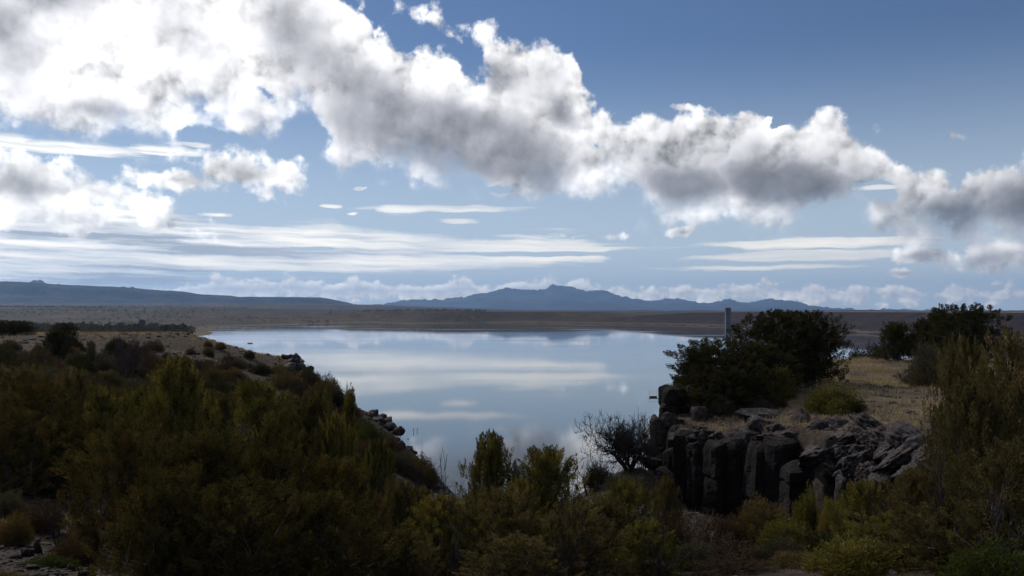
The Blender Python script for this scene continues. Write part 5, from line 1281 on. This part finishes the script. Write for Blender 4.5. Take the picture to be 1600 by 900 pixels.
# ------------------------------------------------------------------ things nobody could count
def in_view(n, Y0, Y1, p0, p1, rs, power=1.0):
    Y = Y0 + (Y1 - Y0) * rs.rand(n) ** power; px = p0 + (p1 - p0) * rs.rand(n)
    return (px - 800) / F * Y, Y
def grass_field(name, label, n, Y0, Y1, p0, p1, mask, h, w, mat, seed, power=0.9):
    rs = np.random.RandomState(seed); x, y = in_view(n, Y0, Y1, p0, p1, rs, power)
    k = mask(x, y) & (fbm(x * 0.35, y * 0.35, 3) + rs.rand(n) * 0.7 > 0.22); x, y = x[k], y[k]; m = len(x)
    z = ground_z(x, y)
    lean = rs.normal(size=(m, 2)) * 0.32 + 0.12
    D = unit(np.stack([lean[:, 0], lean[:, 1], np.ones(m)], 1))
    hh = h * (0.5 + rs.rand(m)) * (0.75 + 0.5 * fbm(x * 0.5 + 9, y * 0.5, 2))
    t = np.clip(0.5 + 0.6 * fbm(x * 0.25, y * 0.25, 3) + rs.normal(size=m) * 0.2, 0, 1)
    me = leaf_mesh(name, np.stack([x, y, z - 0.03], 1), D, w * (0.6 + 0.8 * rs.rand(m)) * (0.6 + y / Y1), hh, t, mat, rs)
    o = obj(name, me); tag(o, label, kind='stuff')
onhigh = lambda x, y: seg_sd(HIPOLY, x, y) > 0.9
grass_field('meadow_grass', 'tall dry tan grass covering the right hand rim', 120000, 36, 95, 1040, 1640, onhigh, 0.34, 0.02, grassm, 31)
grass_field('headland_grass', 'dry tan grass on the flat of the left headland', 80000, 62, 215, -60, 560, lambda x, y: seg_sd(LAKE, x, y) < -1, 0.36, 0.05, grassm, 32, 0.8)
grass_field('ravine_grass', 'dry grass scattered over the ravine slopes', 50000, 12, 60, -80, 1500, lambda x, y: (seg_sd(HIPOLY, x, y) < -0.3), 0.26, 0.014, gold, 33, 0.9)
grass_field('path_grass', 'short dry grass on the bare ground in the bottom left corner', 9000, 10.5, 19.5, -40, 160, lambda x, y: np.ones(len(x), bool), 0.12, 0.012, grassm, 34)
def pebbles(name, label, n, Y0, Y1, p0, p1, mask, s0, s1, seed):
    rs = np.random.RandomState(seed); x, y = in_view(n, Y0, Y1, p0, p1, rs); k = mask(x, y); x, y = x[k], y[k]; z = ground_z(x, y)
    bm = bmesh.new(); bmesh.ops.create_icosphere(bm, subdivisions=1, radius=1.0)
    B = np.array([v.co for v in bm.verts]); Fi = np.array([[v.index for v in f.verts] for f in bm.faces]); bm.free()
    m = len(x); s = s0 + (s1 - s0) * rs.rand(m) ** 3
    V = B[None] * (1 + rs.normal(size=(m, len(B), 1)) * 0.16) * (s[:, None, None]) * np.array([1, 1, 0.55]) * (0.7 + 0.6 * rs.rand(m, 1, 3))
    V = V + np.stack([x, y, z], 1)[:, None]
    Fa = (Fi[None] + (np.arange(m) * len(B))[:, None, None]).reshape(-1, 3)
    o = obj(name, mesh_of(name, V.reshape(-1, 3), Fa, (basalt,))); tag(o, label, kind='stuff')
pebbles('rim_rubble', 'loose dark stones scattered on the right hand rim', 700, 36, 60, 1040, 1460, lambda x, y: seg_sd(HIPOLY, x, y) > 0.1, 0.04, 0.28, 41)
pebbles('ravine_rubble', 'small stones lying on the ravine slopes', 2600, 11, 50, -40, 1640, lambda x, y: seg_sd(HIPOLY, x, y) < 0, 0.02, 0.16, 42)
pebbles('headland_rubble', 'dark stones scattered over the left headland', 2600, 62, 150, -20, 700, lambda x, y: seg_sd(LAKE, x, y) < 0, 0.08, 0.5, 43)
pebbles('path_gravel', 'gravel and flat stones on the bare ground in the bottom left corner', 1500, 10.5, 18, -40, 180, lambda x, y: np.ones(len(x), bool), 0.01, 0.09, 44)
def far_scrub():
    """the belt of tamarisk and cottonwood on the flats behind the headland, and scrub on the far hills"""
    rs = np.random.RandomState(61)
    def belt(name, label, n, Y0, Y1, p0, p1, h0, h1, leaves, mat, cond):
        x, y = in_view(n, Y0, Y1, p0, p1, rs); k = cond(x, y); x, y = x[k], y[k]; m = len(x)
        z = ground_z(x, y); h = h0 + (h1 - h0) * rs.rand(m) ** 1.6
        d = unit(rs.normal(size=(m, leaves, 3)) + np.array([0, 0, 0.2]))
        P = np.stack([x, y, z], 1)[:, None] + d * (h * 0.5)[:, None, None] * np.array([1.1, 1.1, 1.0]) + np.array([0, 0, 1.0]) * (h * 0.5)[:, None, None]
        me = leaf_mesh(name, P.reshape(-1, 3), unit(d + rs.normal(size=d.shape) * 0.6).reshape(-1, 3), np.repeat(h * 0.30, leaves), np.repeat(h * 0.42, leaves), np.clip(0.4 + np.repeat(rs.rand(m), leaves) * 0.3 + d[..., 2].ravel() * 0.3, 0, 1), mat, rs)
        o = obj(name, me); tag(o, label, kind='stuff')
    land = lambda x, y: (seg_sd(LAKE, x, y) < -6)
    belt('tamarisk_thicket', 'dark belt of thicket on the flats behind the left headland', 1500, 330, 1300, -60, 300, 3.0, 8.5, 30, jun_dark, land)
    belt('distant_scrub', 'dark scrub speckling the low hills beyond the lake', 9000, 1300, 5200, -60, 760, 1.5, 6.0, 10, jun_dark, lambda x, y: (seg_sd(LAKE, x, y) < -12) & (fbm(x * 0.003, y * 0.0015, 3) + 0.25 * rs.rand(len(x)) > 0.05))
    belt('shore_scrub', 'pale brush along the far shore of the lake', 700, 900, 2600, 180, 760, 1.2, 4.0, 12, sage, lambda x, y: (seg_sd(LAKE, x, y) < -3) & (seg_sd(LAKE, x, y) > -160))
far_scrub()
for i, (px, Y, h, lab) in enumerate([(258, 930, 11, 'round cottonwood standing at the head of the marsh, behind the headland'), (276, 1010, 9, 'smaller greenish cottonwood near the marsh shore'), (287, 1060, 10, 'pair of pale green cottonwood crowns by the marsh shore'), (235, 960, 7, 'low round tree left of the marsh cottonwood'),
                                (222, 1500, 10, 'lone tree on the grassy strip behind the thicket'), (195, 700, 8, 'dark tree in the near edge of the thicket')]):
    p = spot(px, Y)
    t = thing('cottonwood_tree', lab, 'tree', p, i * 1.1, 'trees along the marshy shore', (h / 4.6 * 1.0,) * 3)
    m = JR[i % 2]
    obj('trunk', m[0], t); obj('crown', m[1], t)

# ------------------------------------------------------------------ the air
def build_haze():
    mb = MB(); mb.box((0, 0, 543), (63000, 63000, 1114))
    m = bpy.data.materials.new('air'); m.use_nodes = True; nt = m.node_tree; nt.nodes.clear()
    out = nt.nodes.new('ShaderNodeOutputMaterial'); pv = nt.nodes.new('ShaderNodeVolumePrincipled')
    pv.inputs['Color'].default_value = (0.36, 0.60, 1.0, 1); pv.inputs['Density'].default_value = 3.2e-5; pv.inputs['Anisotropy'].default_value = 0.35
    nt.links.new(pv.outputs[0], out.inputs['Volume'])
    o = obj('haze', mb.mesh('haze', (m,))); tag(o, 'thin blue haze over the lake and the far hills', kind='stuff')
build_haze()
